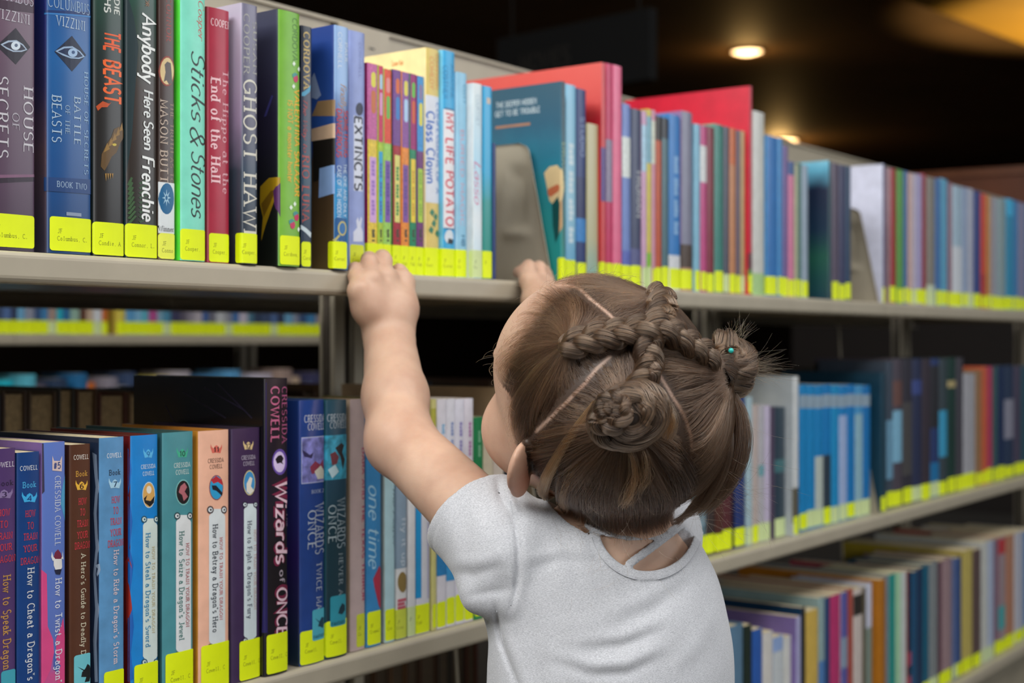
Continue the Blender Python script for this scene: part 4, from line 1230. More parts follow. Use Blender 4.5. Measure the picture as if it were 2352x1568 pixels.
W3 = 'right of the cyan striped one on the lower shelf'
run_of_books([
    (992, 1003, 918, '#d5cf86', 'thin pale olive', 'y', [('#b9b548', .86, .96)], {}),
    (1005, 1026, 918, '#e2dfe8', 'white', 'y', [('#2d86c4', .23, .36)], dict(art=art_dash('#7fb4d8', 1015, 1022, 975, 1060, 5))),
    (1027, 1046, 917, '#e0dfe8', 'white and blue', 'y', [('#3f9ad4', .2, .42)], dict(art=art_dash('#7f92c4', 1036, 1042, 970, 1090, 5))),
    (1047, 1067, 917, '#e2e0ec', 'white violet-lettered', 'y', [], dict(art=art_dash('#8a7fc0', 1056, 1062, 970, 1095, 5))),
    (1068, 1088, 916, '#e6e0ea', 'white pink-lettered', 'y', [], dict(art=art_dash('#b878b0', 1077, 1083, 970, 1100, 5))),
    (1090, 1110, 959, '#1f8a4f', 'green', 'y', [], dict(art=art_dash('#8fd0a4', 1099, 1104, 990, 1050, 3))),
    (1112, 1133, 962, '#ddd0b4', 'cream', 'y', [('#cfc4b4', 0, .3)], {}),
    (1135, 1158, 964, '#d9cbbc', 'cream flowered', 'y', [('#9a4a50', .3, .36), ('#8a5a4a', .44, .5)], {}),
    (1160, 1180, 960, '#23262c', 'black', 'y', [], {}),
], W3, GLO, 'L', setb=.004)
# a big flat book lying upright behind the thin white ones
b = Book('large tan picture book rising behind the thin white paperbacks', GLO, 'L', 1190, 1204, 892, '#b59a78', '#bda27e', depth=.26, setb=.02)

# ---------------- lower shelf, right of the girl
W4 = 'right of the girl on the lower shelf'
run_of_books([
    (1585, 1602, 930, '#4a6a72', 'teal grey', 'y', [], {}),
    (1604, 1622, 926, '#5a7a86', 'grey green', 'y', [('#7f9aa6', .2, .6)], {}), (1623, 1644, 924, '#3c3230', 'dark brown', 'y', [], dict(hard=True)),
    (1646, 1662, 920, '#4f2c24', 'chestnut brown', 'y', [], {}), (1663, 1684, 918, '#54282c', 'maroon', 'y', [], dict(hard=True)),
    (1690, 1714, 906, '#28386e', 'navy', 'y', [('#3a3a72', .7, .95)], dict(hard=True, cover='#141c40')), (1716, 1729, 912, '#a3bcc4', 'pale aqua', 'p', [], {}),
    (1730, 1743, 930, '#b9aaa4', 'beige grey', 'y', [], {}), (1744, 1757, 930, '#b0aeb4', 'light grey', 'p', [('#6fa0a8', .48, .56)], {}),
    (1758, 1770, 932, '#bfb4cc', 'pale lilac', 'p', [], {}), (1772, 1780, 936, '#4a3a52', 'thin plum', None, [], {}),
    (1781, 1806, 936, '#283a48', 'dark slate', 'p', [('#3a6a70', .5, .6)], dict(hard=True)),
    (1812, 1836, 865, '#c9cccc', 'white', 'y', [('#5a5648', .08, .3)], dict(hard=True, cover=mat('#a9b0b4', .3, .3), depth=.17, setb=.004, label='tall white hardcover left of the row of bright blue paperbacks')),
] , W4, GLO, 'L', setb=.016)
BL = [('#1583c0', None), ('#1583c0', None), ('#1580be', '#b9c4bc'), ('#1279ba', '#2a3a48'), ('#1a8cc4', None), ('#1a7fc0', '#9fb4dc'), ('#1678bc', None), ('#4a96c8', '#8fb8c8'), ('#1672b4', None)]
rows5 = []
for k, (c, st) in enumerate(BL):
    x0 = 1838 + k * 18.2
    rows5.append((x0, x0 + 17.2, 884 + (k % 3), c, 'bright blue', 'p' if k % 3 else 'y', ([(st, .12, .5 if k in (2, 3) else .78)] if st else []) + [('#8fa4b4', .84, .93)],
                  dict(label='bright blue series paperback, %s from the tall white hardcover' % ORD[k])))
run_of_books(rows5, '', GLO, 'L', setb=.016)
W5 = 'right of the bracket on the lower shelf'
run_of_books([
    (2026, 2036, 856, '#153848', 'dark teal', 'y', [], dict(hard=True, cover='#0f3a4e', depth=.18, setb=.01, label='dark teal hardcover behind the lower shelf bracket')),
    (2038, 2052, 830, '#3f4a58', 'slate', 'y', [('#6a98b4', .2, .6)], {}), (2053, 2074, 824, '#4d4650', 'plum grey', 'y', [('#7fb4d0', .3, .65), ('#6a4a44', .68, .85)], dict(hard=True)),
    (2075, 2096, 824, '#34323c', 'charcoal', 'y', [('#4a4848', .2, .7)], {}), (2097, 2119, 824, '#2c3350', 'dark indigo', 'p', [('#3a4a86', .75, .85)], dict(hard=True)),
    (2120, 2138, 824, '#3b333c', 'dark mauve', 'y', [], {}), (2139, 2158, 824, '#2c3d6c', 'ink blue', 'p', [('#1a72a8', .0, .25), ('#28282e', .5, .95)], {}),
    (2159, 2177, 824, '#3a464c', 'dark grey green', 'y', [('#3a9cc4', .28, .62)], dict(hard=True)), (2178, 2196, 822, '#1c3a34', 'bottle green', 'y', [('#b0a070', .78, .83)], {}),
    (2197, 2213, 822, '#44424a', 'graphite', 'y', [], {}), (2214, 2242, 858, '#a6a6ac', 'silver grey', 'y', [], dict(hard=True)),
    (2244, 2256, 850, '#94704e', 'tan', 'y', [], {}), (2257, 2268, 842, '#c8603c', 'burnt orange', 'y', [], {}), (2269, 2280, 842, '#b03a5c', 'cherry', 'y', [], {}),
    (2282, 2292, 844, '#3a5a5c', 'thin bottle teal', 'y', [], {}), (2293, 2308, 842, '#1c2f52', 'midnight blue', 'y', [], {}),
    (2309, 2330, 840, '#2a3a54', 'storm blue', 'y', [('#8a8a9a', .35, .7)], dict(hard=True)), (2331, 2346, 840, '#4a4458', 'dusky violet', 'y', [], {}), (2347, 2368, 840, '#28505e', 'deep teal', 'y', [], {}),
], W5, GLO, 'L', setb=.016)

# ---------------- bottom shelf
W6 = 'from the girl along the bottom shelf'
run_of_books([
    (1640, 1672, 1440, '#4f6f88', 'dull blue', None, [], dict(hard=True)), (1674, 1709, 1437, '#5a7c96', 'blue grey', None, [('#8fa4b0', .3, .6)], dict(hard=True)),
    (1711, 1728, 1436, '#1c2a22', 'black green', None, [], {}),
    (1730, 1752, 1445, '#2a5aa8', 'cobalt blue', None, [], {}), (1754, 1776, 1452, '#d3cfc8', 'cream white', None, [], {}), (1778, 1800, 1462, '#8fa8d4', 'sky blue', None, [('#c4cacc', 0, .9)], {}),
    (1802, 1818, 1462, '#cfcfc8', 'off white', None, [], {}),
    (1822, 1840, 1418, '#a9a8cc', 'lilac', None, [], dict(cover='#7d6aa4', depth=.24, setb=.004)),
    (1842, 1851, 1395, '#2a2620', 'black', None, [], dict(cover='#123c5a', depth=.24)),
    (1853, 1880, 1402, '#cfae52', 'mustard yellow', None, [], {}), (1882, 1895, 1372, '#8fa8a8', 'grey aqua', None, [('#4f7fb8', .2, .6)], dict(depth=.24)), (1896, 1907, 1372, '#24406e', 'dark navy', None, [], dict(depth=.22)),
    (1909, 1931, 1366, '#b8346c', 'magenta', None, [], dict(depth=.2)), (1932, 1948, 1360, '#5a5aa0', 'violet blue', None, [('#8a9ab0', .5, .7)], dict(cover='#c9c2bc', depth=.24)),
    (1950, 1960, 1352, '#a4483a', 'brick red', None, [], dict(depth=.24)), (1962, 1982, 1352, '#cbbfb8', 'pale pink grey', None, [('#2a2622', .82, .96)], dict(depth=.2)),
    (1984, 1990, 1350, '#5c5440', 'thin olive brown', None, [], {}), (1991, 2011, 1340, '#c3c6d6', 'pale grey', None, [('#7a8a80', .2, .7)], dict(hard=True)),
    (2014, 2035, 1332, '#a8691a', 'ochre', None, [], dict(cover='#b8741a', depth=.26, setb=.006)), (2037, 2043, 1322, '#7a8a94', 'thin grey', None, [], dict(depth=.24)),
    (2045, 2058, 1318, '#1f8f86', 'jade', None, [], {}), (2059, 2070, 1316, '#a4d0a8', 'pale green', None, [], {}), (2071, 2083, 1314, '#c3ccc8', 'white', None, [], {}),
    (2085, 2094, 1312, '#181a22', 'black and red', None, [('#a03848', .3, .4), ('#a03848', .15, .22)], dict(cover='#b0304e', depth=.22)),
    (2096, 2110, 1312, '#1d4a6c', 'deep blue', None, [], dict(cover='#0f6ea4', depth=.22)), (2111, 2120, 1304, '#16284a', 'thin ink blue', None, [], {}), (2121, 2136, 1300, '#0f5a74', 'peacock', 'y', [], dict(hard=True)),
    (2137, 2156, 1292, '#7f8688', 'ash grey', 'p', [], dict(hard=True)), (2158, 2164, 1290, '#5c3c48', 'thin wine', 'y', [], {}), (2165, 2188, 1284, '#9a8084', 'dusty rose', 'y', [], dict(hard=True)),
    (2190, 2198, 1282, '#5a6a94', 'thin slate blue', 'p', [], {}), (2199, 2209, 1280, '#2a4a80', 'royal blue', 'y', [], {}),
    (2211, 2234, 1264, '#bfae5e', 'straw yellow', 'y', [], dict(cover='#b09a2c', depth=.24)), (2236, 2254, 1262, '#5c4a48', 'cocoa brown', 'y', [], {}),
    (2257, 2270, 1244, '#c4c6c0', 'ivory', 'p', [], dict(depth=.22)), (2271, 2283, 1242, '#a9b6ce', 'pale periwinkle', 'p', [], {}),
    (2285, 2294, 1238, '#7d6678', 'thin mauve', 'y', [], {}), (2295, 2310, 1232, '#9a8a90', 'pinkish grey', 'y', [('#b8383e', .85, .98), ('#4aa4a8', .2, .4)], dict(cover='#a8383c', depth=.22)),
    (2312, 2330, 1228, '#b07c64', 'terracotta', 'y', [], {}), (2332, 2352, 1222, '#b4b6c4', 'pale silver', 'y', [], dict(cover='#d5d5cc', depth=.2)), (2354, 2376, 1218, '#3a7ab0', 'azure', 'y', [], {}),
], W6, GB, 'B', setb=.012)

# ---------------- books on the far face of the same bookcase, turned with their fore-edges to us
def back_book(X0, w, z0, h, c, label, y_front=0.50, depth=0.145, pages=PAGES_SHADED):
    r = empty('hardcover_book', (X0 + w / 2, y_front, z0 + 0.0006), label, 'book', 'books on the far face of the bookcase')
    th = 0.003
    V, F = join([box(-w / 2, -w / 2 + th, 0, depth, 0, h), box(w / 2 - th, w / 2, 0, depth, 0, h), box(-w / 2 + th, w / 2 - th, depth - th, depth, 0, h)])
    mesh('cover', V, F, mat(c, .5, .1), r)
    mesh('page_block', *box(-w / 2 + th, w / 2 - th, 0.005, depth - th, 0.004, h - 0.004), pages, r)


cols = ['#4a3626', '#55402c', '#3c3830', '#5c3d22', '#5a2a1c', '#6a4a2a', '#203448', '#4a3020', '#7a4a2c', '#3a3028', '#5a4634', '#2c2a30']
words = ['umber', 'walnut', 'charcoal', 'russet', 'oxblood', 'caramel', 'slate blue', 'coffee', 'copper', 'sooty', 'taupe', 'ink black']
X = 0.42
k = 0
while X < 1.30:
    w = (0.040, .044, .05, .034, .03, .036, .022, .028)[k % 8]
    h = (0.222, .221, .223, .224, .228, .226, .23, .228)[k % 8]
    back_book(X, w, 0.516, h, cols[k % 12], words[k % 12] + ' book turned pages outward, %s from the left behind the numbered series' % ORD[k], pages=PAGES_DIMMED)
    X += w + 0.003
    k += 1
X = 1.34
k = 0
while X < 3.1:
    w = (0.03, .024, .036, .028, .04)[k % 5]
    if not (1.9 < X < 2.2) and not (2.75 < X < 2.95):
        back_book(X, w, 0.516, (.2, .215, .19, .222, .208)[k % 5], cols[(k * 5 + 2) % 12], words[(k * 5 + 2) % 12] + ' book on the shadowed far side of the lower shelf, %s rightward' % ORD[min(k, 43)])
    X += w + 0.004
    k += 1
X = 0.98
k = 0
while X < 1.75:
    w = (0.034, .028, .04, .03)[k % 4]
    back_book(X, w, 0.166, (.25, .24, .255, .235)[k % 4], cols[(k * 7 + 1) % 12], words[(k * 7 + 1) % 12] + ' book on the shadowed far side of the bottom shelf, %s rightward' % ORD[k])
    X += w + 0.003
    k += 1

# ---------------- next bookcase across the aisle, seen through the gap between the shelves
YF = 1.66
case2 = bookcase(YF, 'beige steel bookcase across the aisle, seen through the gap below the upper shelf', [0.815, 0.45, 0.12], [-0.180 + .943 * i for i in range(0, 4)], False, double=False, top=1.12)
fc = ['#3a4a6a', '#4f6a9a', '#2c3450', '#6aa4c8', '#8a8fa0', '#34507a', '#3f7fb0', '#a08a80', '#22b0c4', '#2a6a9a', '#8fb0a0', '#5a3020', '#c0a890', '#d0d4d8', '#c86a2a', '#d0c050', '#5a9ac8', '#7fb4d4',
      '#5ab0c4', '#b04a8a', '#7fa8bc', '#4a8aa8', '#3a3a5a', '#5a5464', '#8a8490', '#b0a8b0', '#2f5a9a', '#6a6a78', '#b9bcc0', '#8a8c98', '#3a6aa4', '#c0b8c8', '#4a7a90', '#30405a']
fw = ['slate', 'denim', 'ink', 'sky', 'grey', 'steel', 'azure', 'taupe', 'cyan', 'cobalt', 'sage', 'rust', 'sand', 'white', 'orange', 'yellow', 'light blue', 'powder blue', 'aqua', 'magenta', 'mist', 'teal', 'indigo', 'plum', 'mauve', 'lilac', 'royal blue', 'ash', 'silver', 'dove', 'blue', 'pale violet', 'sea blue', 'midnight']
px = -8.0
for k in range(44):
    w = (16, 20, 13, 18, 22, 15)[k % 6]
    if 236 < px < 262:
        px = 272.0
    b = Book('%s book with neon label across the aisle, %s from the left' % (fw[k % 34], ORD[k]), 'books across the aisle', 'U', px, px + w - 1, 500, fc[k % 34], setb=YF + .02, z0=0.815, depth=.13, h=0.2 + .03 * ((k * 7) % 5) / 5)
    b.tape('p' if k in (7, 13, 21, 29, 35) else 'y', None)
    px += w
    if px > 742:
        break
px = -10.0
for k in range(44):
    w = (24, 18, 30, 22)[k % 4]
    if 90 < px < 200 and k % 2:
        px += w
        continue
    b = Book('%s book on the low shelf across the aisle, %s from the left' % (fw[(k * 5 + 3) % 34], ORD[k]), 'books on the low shelf across the aisle', 'U', px, px + w - 1, 880, fc[(k * 5 + 3) % 34], setb=YF + .02, z0=0.45, depth=.13, h=0.24 + .05 * ((k * 3) % 5) / 5)
    px += w
    if px > 760:
        break

# ------------------------------------------------------------------ ceiling lamps, soffit, hanging sign, wooden counter
def emis(hexc, s):
    m = bpy.data.materials.new('lamp_glow')
    m.use_nodes = True
    b = m.node_tree.nodes['Principled BSDF']
    b.inputs['Base Color'].default_value = lin(hexc)
    b.inputs['Emission Color'].default_value = lin(hexc)
    b.inputs['Emission Strength'].default_value = s
    return m


def disc(r, z, n=28):
    return [(r * math.cos(2 * math.pi * k / n), r * math.sin(2 * math.pi * k / n), z) for k in range(n)]


def downlight(px, py, zc, r, label, watts):
    lam = (zc - CAM[2]) * FPX / (784.0 - py)
    t = (px - 1176.0) / FPX
    x, y = lam * (CA + t * SA), CAM[1] + lam * (SA - t * CA)
    root = empty('ceiling_downlight', (x, y, zc), label, 'lamp', 'warm ceiling downlights')
    n = 28
    V = disc(r * 1.18, -0.002) + disc(r * 1.18, -0.02) + disc(r, -0.02) + disc(r * .96, -0.002)
    F = [(q * n + k, q * n + (k + 1) % n, (q + 1) * n + (k + 1) % n, (q + 1) * n + k) for q in range(3) for k in range(n)]
    mesh('trim_ring', V, F, mat('#a8885a', .4, 0, .05, .6), root, smooth=True)
    V = disc(r * .96, -0.012) + disc(r * .5, -0.03) + [(0, 0, -0.034)]
    F = [(k, n + k, n + (k + 1) % n, (k + 1) % n) for k in range(n)] + [(n + k, 2 * n, n + (k + 1) % n) for k in range(n)]
    mesh('diffuser', V, F, emis('#ffd9a0', 6.0), root, smooth=True)
    d = bpy.data.lights.new('downlight_glow', 'POINT')
    d.energy = watts
    d.color = (1.0, 0.60, 0.20)
    d.shadow_soft_size = 0.12
    lo = bpy.data.objects.new('downlight_glow', d)
    COL.objects.link(lo)
    lo.parent = root
    lo.location = (0, 0, -0.16)
    return x, y


downlight(1716, 115, 3.0, 0.115, 'round warm ceiling downlight over the aisle, the nearer one in clear view', 4.0)
downlight(1790, 322, 3.0, 0.2, 'round warm ceiling lamp half hidden behind the blue book on the upper shelf', 15.0)

# lit soffit at the upper right
def ground_pt(px, py, zc):
    lam = (zc - CAM[2]) * FPX / (784.0 - py)
    t = (px - 1176.0) / FPX
    return lam * (CA + t * SA), CAM[1] + lam * (SA - t * CA)


p0, p1 = ground_pt(2080, 0, 2.9), ground_pt(2352, 102, 2.9)
dx, dy = p1[0] - p0[0], p1[1] - p0[1]
a0 = (p0[0] - 3 * dx, p0[1] - 3 * dy)
a1 = (p0[0] + 4 * dx, p0[1] + 4 * dy)
nx, ny = dy, -dx
L = math.hypot(nx, ny)
nx, ny = nx / L * 1.6, ny / L * 1.6
poly = [a0, a1, (a1[0] + nx, a1[1] + ny), (a0[0] + nx, a0[1] + ny)]
structure('trim_1', prism(poly, 2.9, 2.998, 'z'), tan_paint, 'tan painted soffit lit by warm lamps under the ceiling')
mid = (p0[0] + .9 * dx + nx * .6, p0[1] + .9 * dy + ny * .6)
d = bpy.data.lights.new('soffit_uplight', 'SPOT')
d.energy, d.color, d.spot_size, d.shadow_soft_size = 200.0, (1.0, 0.72, 0.32), 1.75, 0.12
o = bpy.data.objects.new('soffit_uplight', d)
COL.objects.link(o)
o.location = (mid[0], mid[1], 1.6)
o.rotation_euler = (math.pi, 0, 0)

# hanging black sign
X0, Y0 = 0, 0
t0, t1 = (1150 - 1176) / FPX, (1500 - 1176) / FPX
lam0, lam1 = 5.2, 4.7
q0 = (lam0 * (CA + t0 * SA), CAM[1] + lam0 * (SA - t0 * CA))
q1 = (lam1 * (CA + t1 * SA), CAM[1] + lam1 * (SA - t1 * CA))
ang = math.atan2(q1[1] - q0[1], q1[0] - q0[0])
wS = math.hypot(q1[0] - q0[0], q1[1] - q0[1])
zT, zB = sight_h(92, lam0), sight_h(240, lam0)
sg = empty('hanging_sign', (q0[0], q0[1], zB), 'black hanging sign with dim lettering under the dark ceiling', 'sign')
sg.rotation_euler = (0, 0, ang)
mesh('board', *box(0, wS, -0.02, 0.02, 0, zT - zB), mat('#060606', .95, 0, .02), sg)
for xx in (0.06, wS - 0.06):
    mesh('hanger', *tube([(xx, 0, zT - zB - .002), (xx, 0, 2.999 - zB)], 0.004), mat('#0c0c0c', .9), sg)
V, F, w = lettering('MOVIES', 'bold')
mesh('lettering', [(0.12 + a / w * .24, -0.0205, 0.10 + b * .062) for a, b in V], F, mat('#2a2723', .6, 0, .0), sg)

# wooden counter far right
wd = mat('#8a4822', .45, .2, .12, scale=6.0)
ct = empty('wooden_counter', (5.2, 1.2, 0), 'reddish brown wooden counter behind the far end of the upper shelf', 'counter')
lamc = 6.5
t = (2240 - 1176) / FPX
cxw, cyw = lamc * (CA + t * SA), CAM[1] + lamc * (SA - t * CA)
zc = sight_h(390, lamc)
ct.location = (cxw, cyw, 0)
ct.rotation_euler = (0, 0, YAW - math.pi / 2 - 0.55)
mesh('body', *box(-.9, 1.4, 0.02, .5, 0, zc - .33), mat('#1c120c', .7, 0, .1, scale=6.0), ct)  # painted near-black in place of the shade under the fascia
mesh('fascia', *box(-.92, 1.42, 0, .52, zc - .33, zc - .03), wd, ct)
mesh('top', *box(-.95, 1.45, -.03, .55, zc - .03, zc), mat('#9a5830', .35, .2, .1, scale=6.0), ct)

# ------------------------------------------------------------------ the girl: implicit surfaces turned into one continuous mesh
RT = np.array([SA, -CA, 0.0])
UP = np.array([0.0, 0.0, 1.0])
BK = np.array([-CA, -SA, 0.0])
C0 = np.array(CAM)


def cp(x, y, d):
    """point from the survey: x right, y up, d away from the photographer"""
    return C0 + RT * x + UP * y - BK * d


def sp(px, py, d):
    return cp((px - 1176.0) / FPX * d, (784.0 - py) / FPX * d, d)


def vec(x, y, t):
    return RT * x + UP * y + BK * t


def pxd(P):
    """survey coordinates of points: (px, py, distance)"""
    q = P - C0
    d = -(q @ BK)
    return 1176.0 + FPX * (q @ RT) / d, 784.0 - FPX * (q @ UP) / d, d


def smin(a, b, k):
    h = np.clip(0.5 + 0.5 * (b - a) / k, 0, 1)
    return b + (a - b) * h - k * h * (1 - h)


def smax(a, b, k):
    return -smin(-a, -b, k)


def cone(P, a, b, ra, rb):
    a, b = np.asarray(a), np.asarray(b)
    ab = b - a
    t = np.clip(((P - a) @ ab) / (ab @ ab), 0, 1)
    return np.linalg.norm(P - a - t[:, None] * ab, axis=1) - (ra + (rb - ra) * t)


def ball(P, c, r):
    return np.linalg.norm(P - np.asarray(c), axis=1) - r


def ellipsoid(Q, c, r):
    """Q in a local frame"""
    r = np.asarray(r)
    k = (Q - np.asarray(c)) / r
    k0 = np.linalg.norm(k, axis=1)
    k1 = np.linalg.norm(k / r, axis=1)
    return k0 * (k0 - 1.0) / np.maximum(k1, 1e-9)


def polygonize(f, lo, hi, h, B=4):
    """sparse surface nets of the zero set of f"""
    lo = np.asarray(lo, float)
    nb = np.ceil((np.asarray(hi) - lo) / (h * B)).astype(int)
    cs = [lo[i] + (np.arange(nb[i]) + 0.5) * h * B - 0.5 * h for i in range(3)]
    G = np.stack(np.meshgrid(*cs, indexing='ij'), -1).reshape(-1, 3)
    cv = np.concatenate([f(c) for c in np.array_split(G, max(1, len(G) // 400000))]).astype(np.float32).reshape(nb)
    act = np.abs(cv) < h * B * 1.9
    D = np.repeat(np.repeat(np.repeat(cv, B, 0), B, 1), B, 2)
    bi = np.argwhere(act)
    off = np.stack(np.meshgrid(*[np.arange(B)] * 3, indexing='ij'), -1).reshape(-1, 3)
    idx = (bi[:, None, :] * B + off[None]).reshape(-1, 3)
    for part in np.array_split(idx, max(1, len(idx) // 400000)):
        D[part[:, 0], part[:, 1], part[:, 2]] = f(lo + part * h)
    S = D < 0
    c = np.zeros(tuple(n - 1 for n in S.shape), np.uint8)
    for i in (0, 1):
        for j in (0, 1):
            for k in (0, 1):
                c += S[i:S.shape[0] - 1 + i, j:S.shape[1] - 1 + j, k:S.shape[2] - 1 + k]
    cells = np.argwhere((c > 0) & (c < 8))
    ids = np.full(c.shape, -1, np.int32)
    ids[cells[:, 0], cells[:, 1], cells[:, 2]] = np.arange(len(cells))
    corner = [(i, j, k) for i in (0, 1) for j in (0, 1) for k in (0, 1)]
    cvv = np.stack([D[cells[:, 0] + i, cells[:, 1] + j, cells[:, 2] + k] for i, j, k in corner], 1).astype(float)
    acc = np.zeros((len(cells), 3))
    cnt = np.zeros(len(cells))
    for a in range(8):
        for b in range(a + 1, 8):
            if sum(abs(corner[a][q] - corner[b][q]) for q in range(3)) != 1:
                continue
            va, vb = cvv[:, a], cvv[:, b]
            m = (va < 0) != (vb < 0)
            t = np.where(m, va / np.where(m, va - vb, 1), 0)
            p = np.array(corner[a])[None] + t[:, None] * (np.array(corner[b]) - np.array(corner[a]))[None]
            acc += p * m[:, None]
            cnt += m
    V = lo + (cells + acc / cnt[:, None]) * h
    F = []
    for ax in range(3):
        sl0 = [slice(None)] * 3
        sl1 = [slice(None)] * 3
        sl0[ax], sl1[ax] = slice(0, -1), slice(1, None)
        A, Bb = S[tuple(sl0)], S[tuple(sl1)]
        e = np.argwhere(A != Bb)
        u, v = (ax + 1) % 3, (ax + 2) % 3
        ok = (e[:, u] > 0) & (e[:, v] > 0) & (e[:, u] < ids.shape[u]) & (e[:, v] < ids.shape[v])
        e = e[ok]

        def at(du, dv):
            q = e.copy()
            q[:, u] -= du
            q[:, v] -= dv
            return ids[q[:, 0], q[:, 1], q[:, 2]]
        quad = np.stack([at(1, 1), at(0, 1), at(0, 0), at(1, 0)], 1)
        flip = ~A[e[:, 0], e[:, 1], e[:, 2]]
        quad[flip] = quad[flip][:, ::-1]
        F.append(quad[(quad >= 0).all(1)])
    return V, np.concatenate(F)


def fast_mesh(name, V, F, m, parent=None, smooth=True):
    me = bpy.data.meshes.new(name)
    me.vertices.add(len(V))
    me.vertices.foreach_set('co', np.asarray(V, np.float32).ravel())
    me.loops.add(F.size)
    me.loops.foreach_set('vertex_index', F.astype(np.int32).ravel())
    me.polygons.add(len(F))
    me.polygons.foreach_set('loop_start', np.arange(0, F.size, F.shape[1], dtype=np.int32))
    me.update(calc_edges=True)
    me.validate()
    me.polygons.foreach_set('use_smooth', [smooth] * len(me.polygons))
    if m is not None:
        me.materials.append(m)
    o = bpy.data.objects.new(name, me)
    COL.objects.link(o)
    o.parent = parent
    return o


# ---- head frame: right, forward (face), up
HC = cp(0.0695, -0.0440, 1.050)
HR, HF, HU = vec(0.828, 0.241, -0.507), vec(-0.555, 0.482, -0.678), vec(0.081, 0.843, 0.532)
HM = np.stack([HR, HF, HU], 1)          # columns
HS = 1.03


def to_head(P):
    return ((P - HC) @ HM) / HS * 100.0     # centimetres in the head frame


def from_head(Q):
    return HC + (np.asarray(Q) / 100.0 * HS) @ HM.T


def sd_skull(P):
    Q = to_head(P)
    d = ellipsoid(Q, (0, -0.6, 0.2), (7.45, 8.6, 8.15))
    d = smin(d, ellipsoid(Q, (0, 3.6, 1.8), (6.4, 5.2, 5.9)), 2.0)        # forehead
    return d * 0.01 * HS


def sd_head(P):
    Q = to_head(P)
    d = sd_skull(P) / (0.01 * HS)
    X = np.stack([np.abs(Q[:, 0]), Q[:, 1], Q[:, 2]], 1)
    d = smin(d, ellipsoid(X, (0, 3.6, -4.6), (5.9, 5.4, 5.2)), 1.8)
    d = smin(d, ellipsoid(X, (3.5, 5.0, -4.9), (2.9, 3.2, 3.0)), 1.4)     # cheeks
    d = smin(d, ellipsoid(X, (0, 6.6, -8.4), (2.2, 1.9, 1.8)), 1.6)       # chin
    d = smin(d, ellipsoid(X, (2.2, 7.9, 0.6), (2.2, 0.9, 0.7)), 1.2)      # brow
    d = smax(d, -ellipsoid(X, (3.0, 9.0, -1.4), (1.45, 1.2, 0.85)), 0.7)  # eye sockets
    d = smin(d, ellipsoid(X, (3.0, 7.55, -1.4), (1.35, 1.0, 0.95)), 0.25)
    d = smin(d, cone(Q, (0, 8.3, -1.2), (0, 9.3, -3.5), 0.35, 0.62), 0.7)  # nose
    d = smin(d, ellipsoid(X, (0.55, 9.0, -3.75), (0.55, 0.55, 0.42)), 0.35)
    d = smin(d, ellipsoid(X, (0, 8.45, -5.7), (1.75, 0.65, 0.36)), 0.3)   # lips
    d = smin(d, ellipsoid(X, (0, 8.3, -6.4), (1.45, 0.65, 0.40)), 0.3)
    # ears: a bent leaf standing off the head, hollow in front, with a lobe
    E = X - np.array((7.25, -1.0, -2.9))
    ca, sa = math.cos(1.08), math.sin(1.08)
    Eo = np.stack([E[:, 0] * ca + E[:, 1] * sa, -E[:, 0] * sa + E[:, 1] * ca, E[:, 2] + 0.25 * E[:, 1]], 1)
    ear = ellipsoid(Eo, (0.25, -0.6, 0.35), (0.55, 1.75, 2.15))
    ear = smin(ear, ellipsoid(Eo, (0.2, -0.35, -1.55), (0.5, 0.95, 0.95)), 0.5)
    ear = smax(ear, -ellipsoid(Eo, (0.85, -0.35, 0.5), (0.5, 1.05, 1.45)), 0.3)
    d = smin(d, ear, 0.45)
    return d * 0.01 * HS


# ---- torso frame, turned a little to the left of the line of sight
TR, TF = vec(0.906, 0.0, -0.42), vec(-0.42, 0.0, -0.906)
TC = cp(0.0770, -0.30, 1.080)
TM = np.stack([TR, TF, UP], 1)
NECK = cp(0.0815, -0.168, 1.090)
SHL = cp(-0.004, -0.155, 1.060)
SHR = cp(0.116, -0.160, 1.175)
ELL = sp(919, 1014, 1.172)
WRL = sp(893, 768, 1.262)
WRR = sp(1262, 735, 1.425)
ELR = (SHR + WRR) / 2 + np.array([0, 0, -0.012]) + RT * 0.01


def sd_torso(P, g):
    Q = (P - TC) @ TM
    # stacked ellipses: chest, waist, seat
    d = ellipsoid(Q, (0, 0, 0.045), (0.091 + g, 0.070 + g, 0.125 + g))
    d = smin(d, ellipsoid(Q, (0, 0.004, -0.10), (0.090 + g, 0.074 + g, 0.15 + g)), 0.05)
    return d


def sd_shoulders(P, g):
    d = cone(P, NECK - UP * 0.034, SHL - UP * .004, 0.043 + g, 0.036 + g)
    d = smin(d, cone(P, NECK - UP * 0.034, SHR, 0.043 + g, 0.036 + g), 0.02)
    return d


def finger(P, pts, r0, r1):
    n = len(pts) - 1
    d = None
    for i in range(n):
        e = cone(P, pts[i], pts[i + 1], r0 + (r1 - r0) * i / n, r0 + (r1 - r0) * (i + 1) / n)
        d = e if d is None else smin(d, e, 0.0022)
    return d


def shelf_pt(px, py, Y):
    x, lam = sight(px, Y)
    return np.array([x, Y, sight_h(py, lam)])


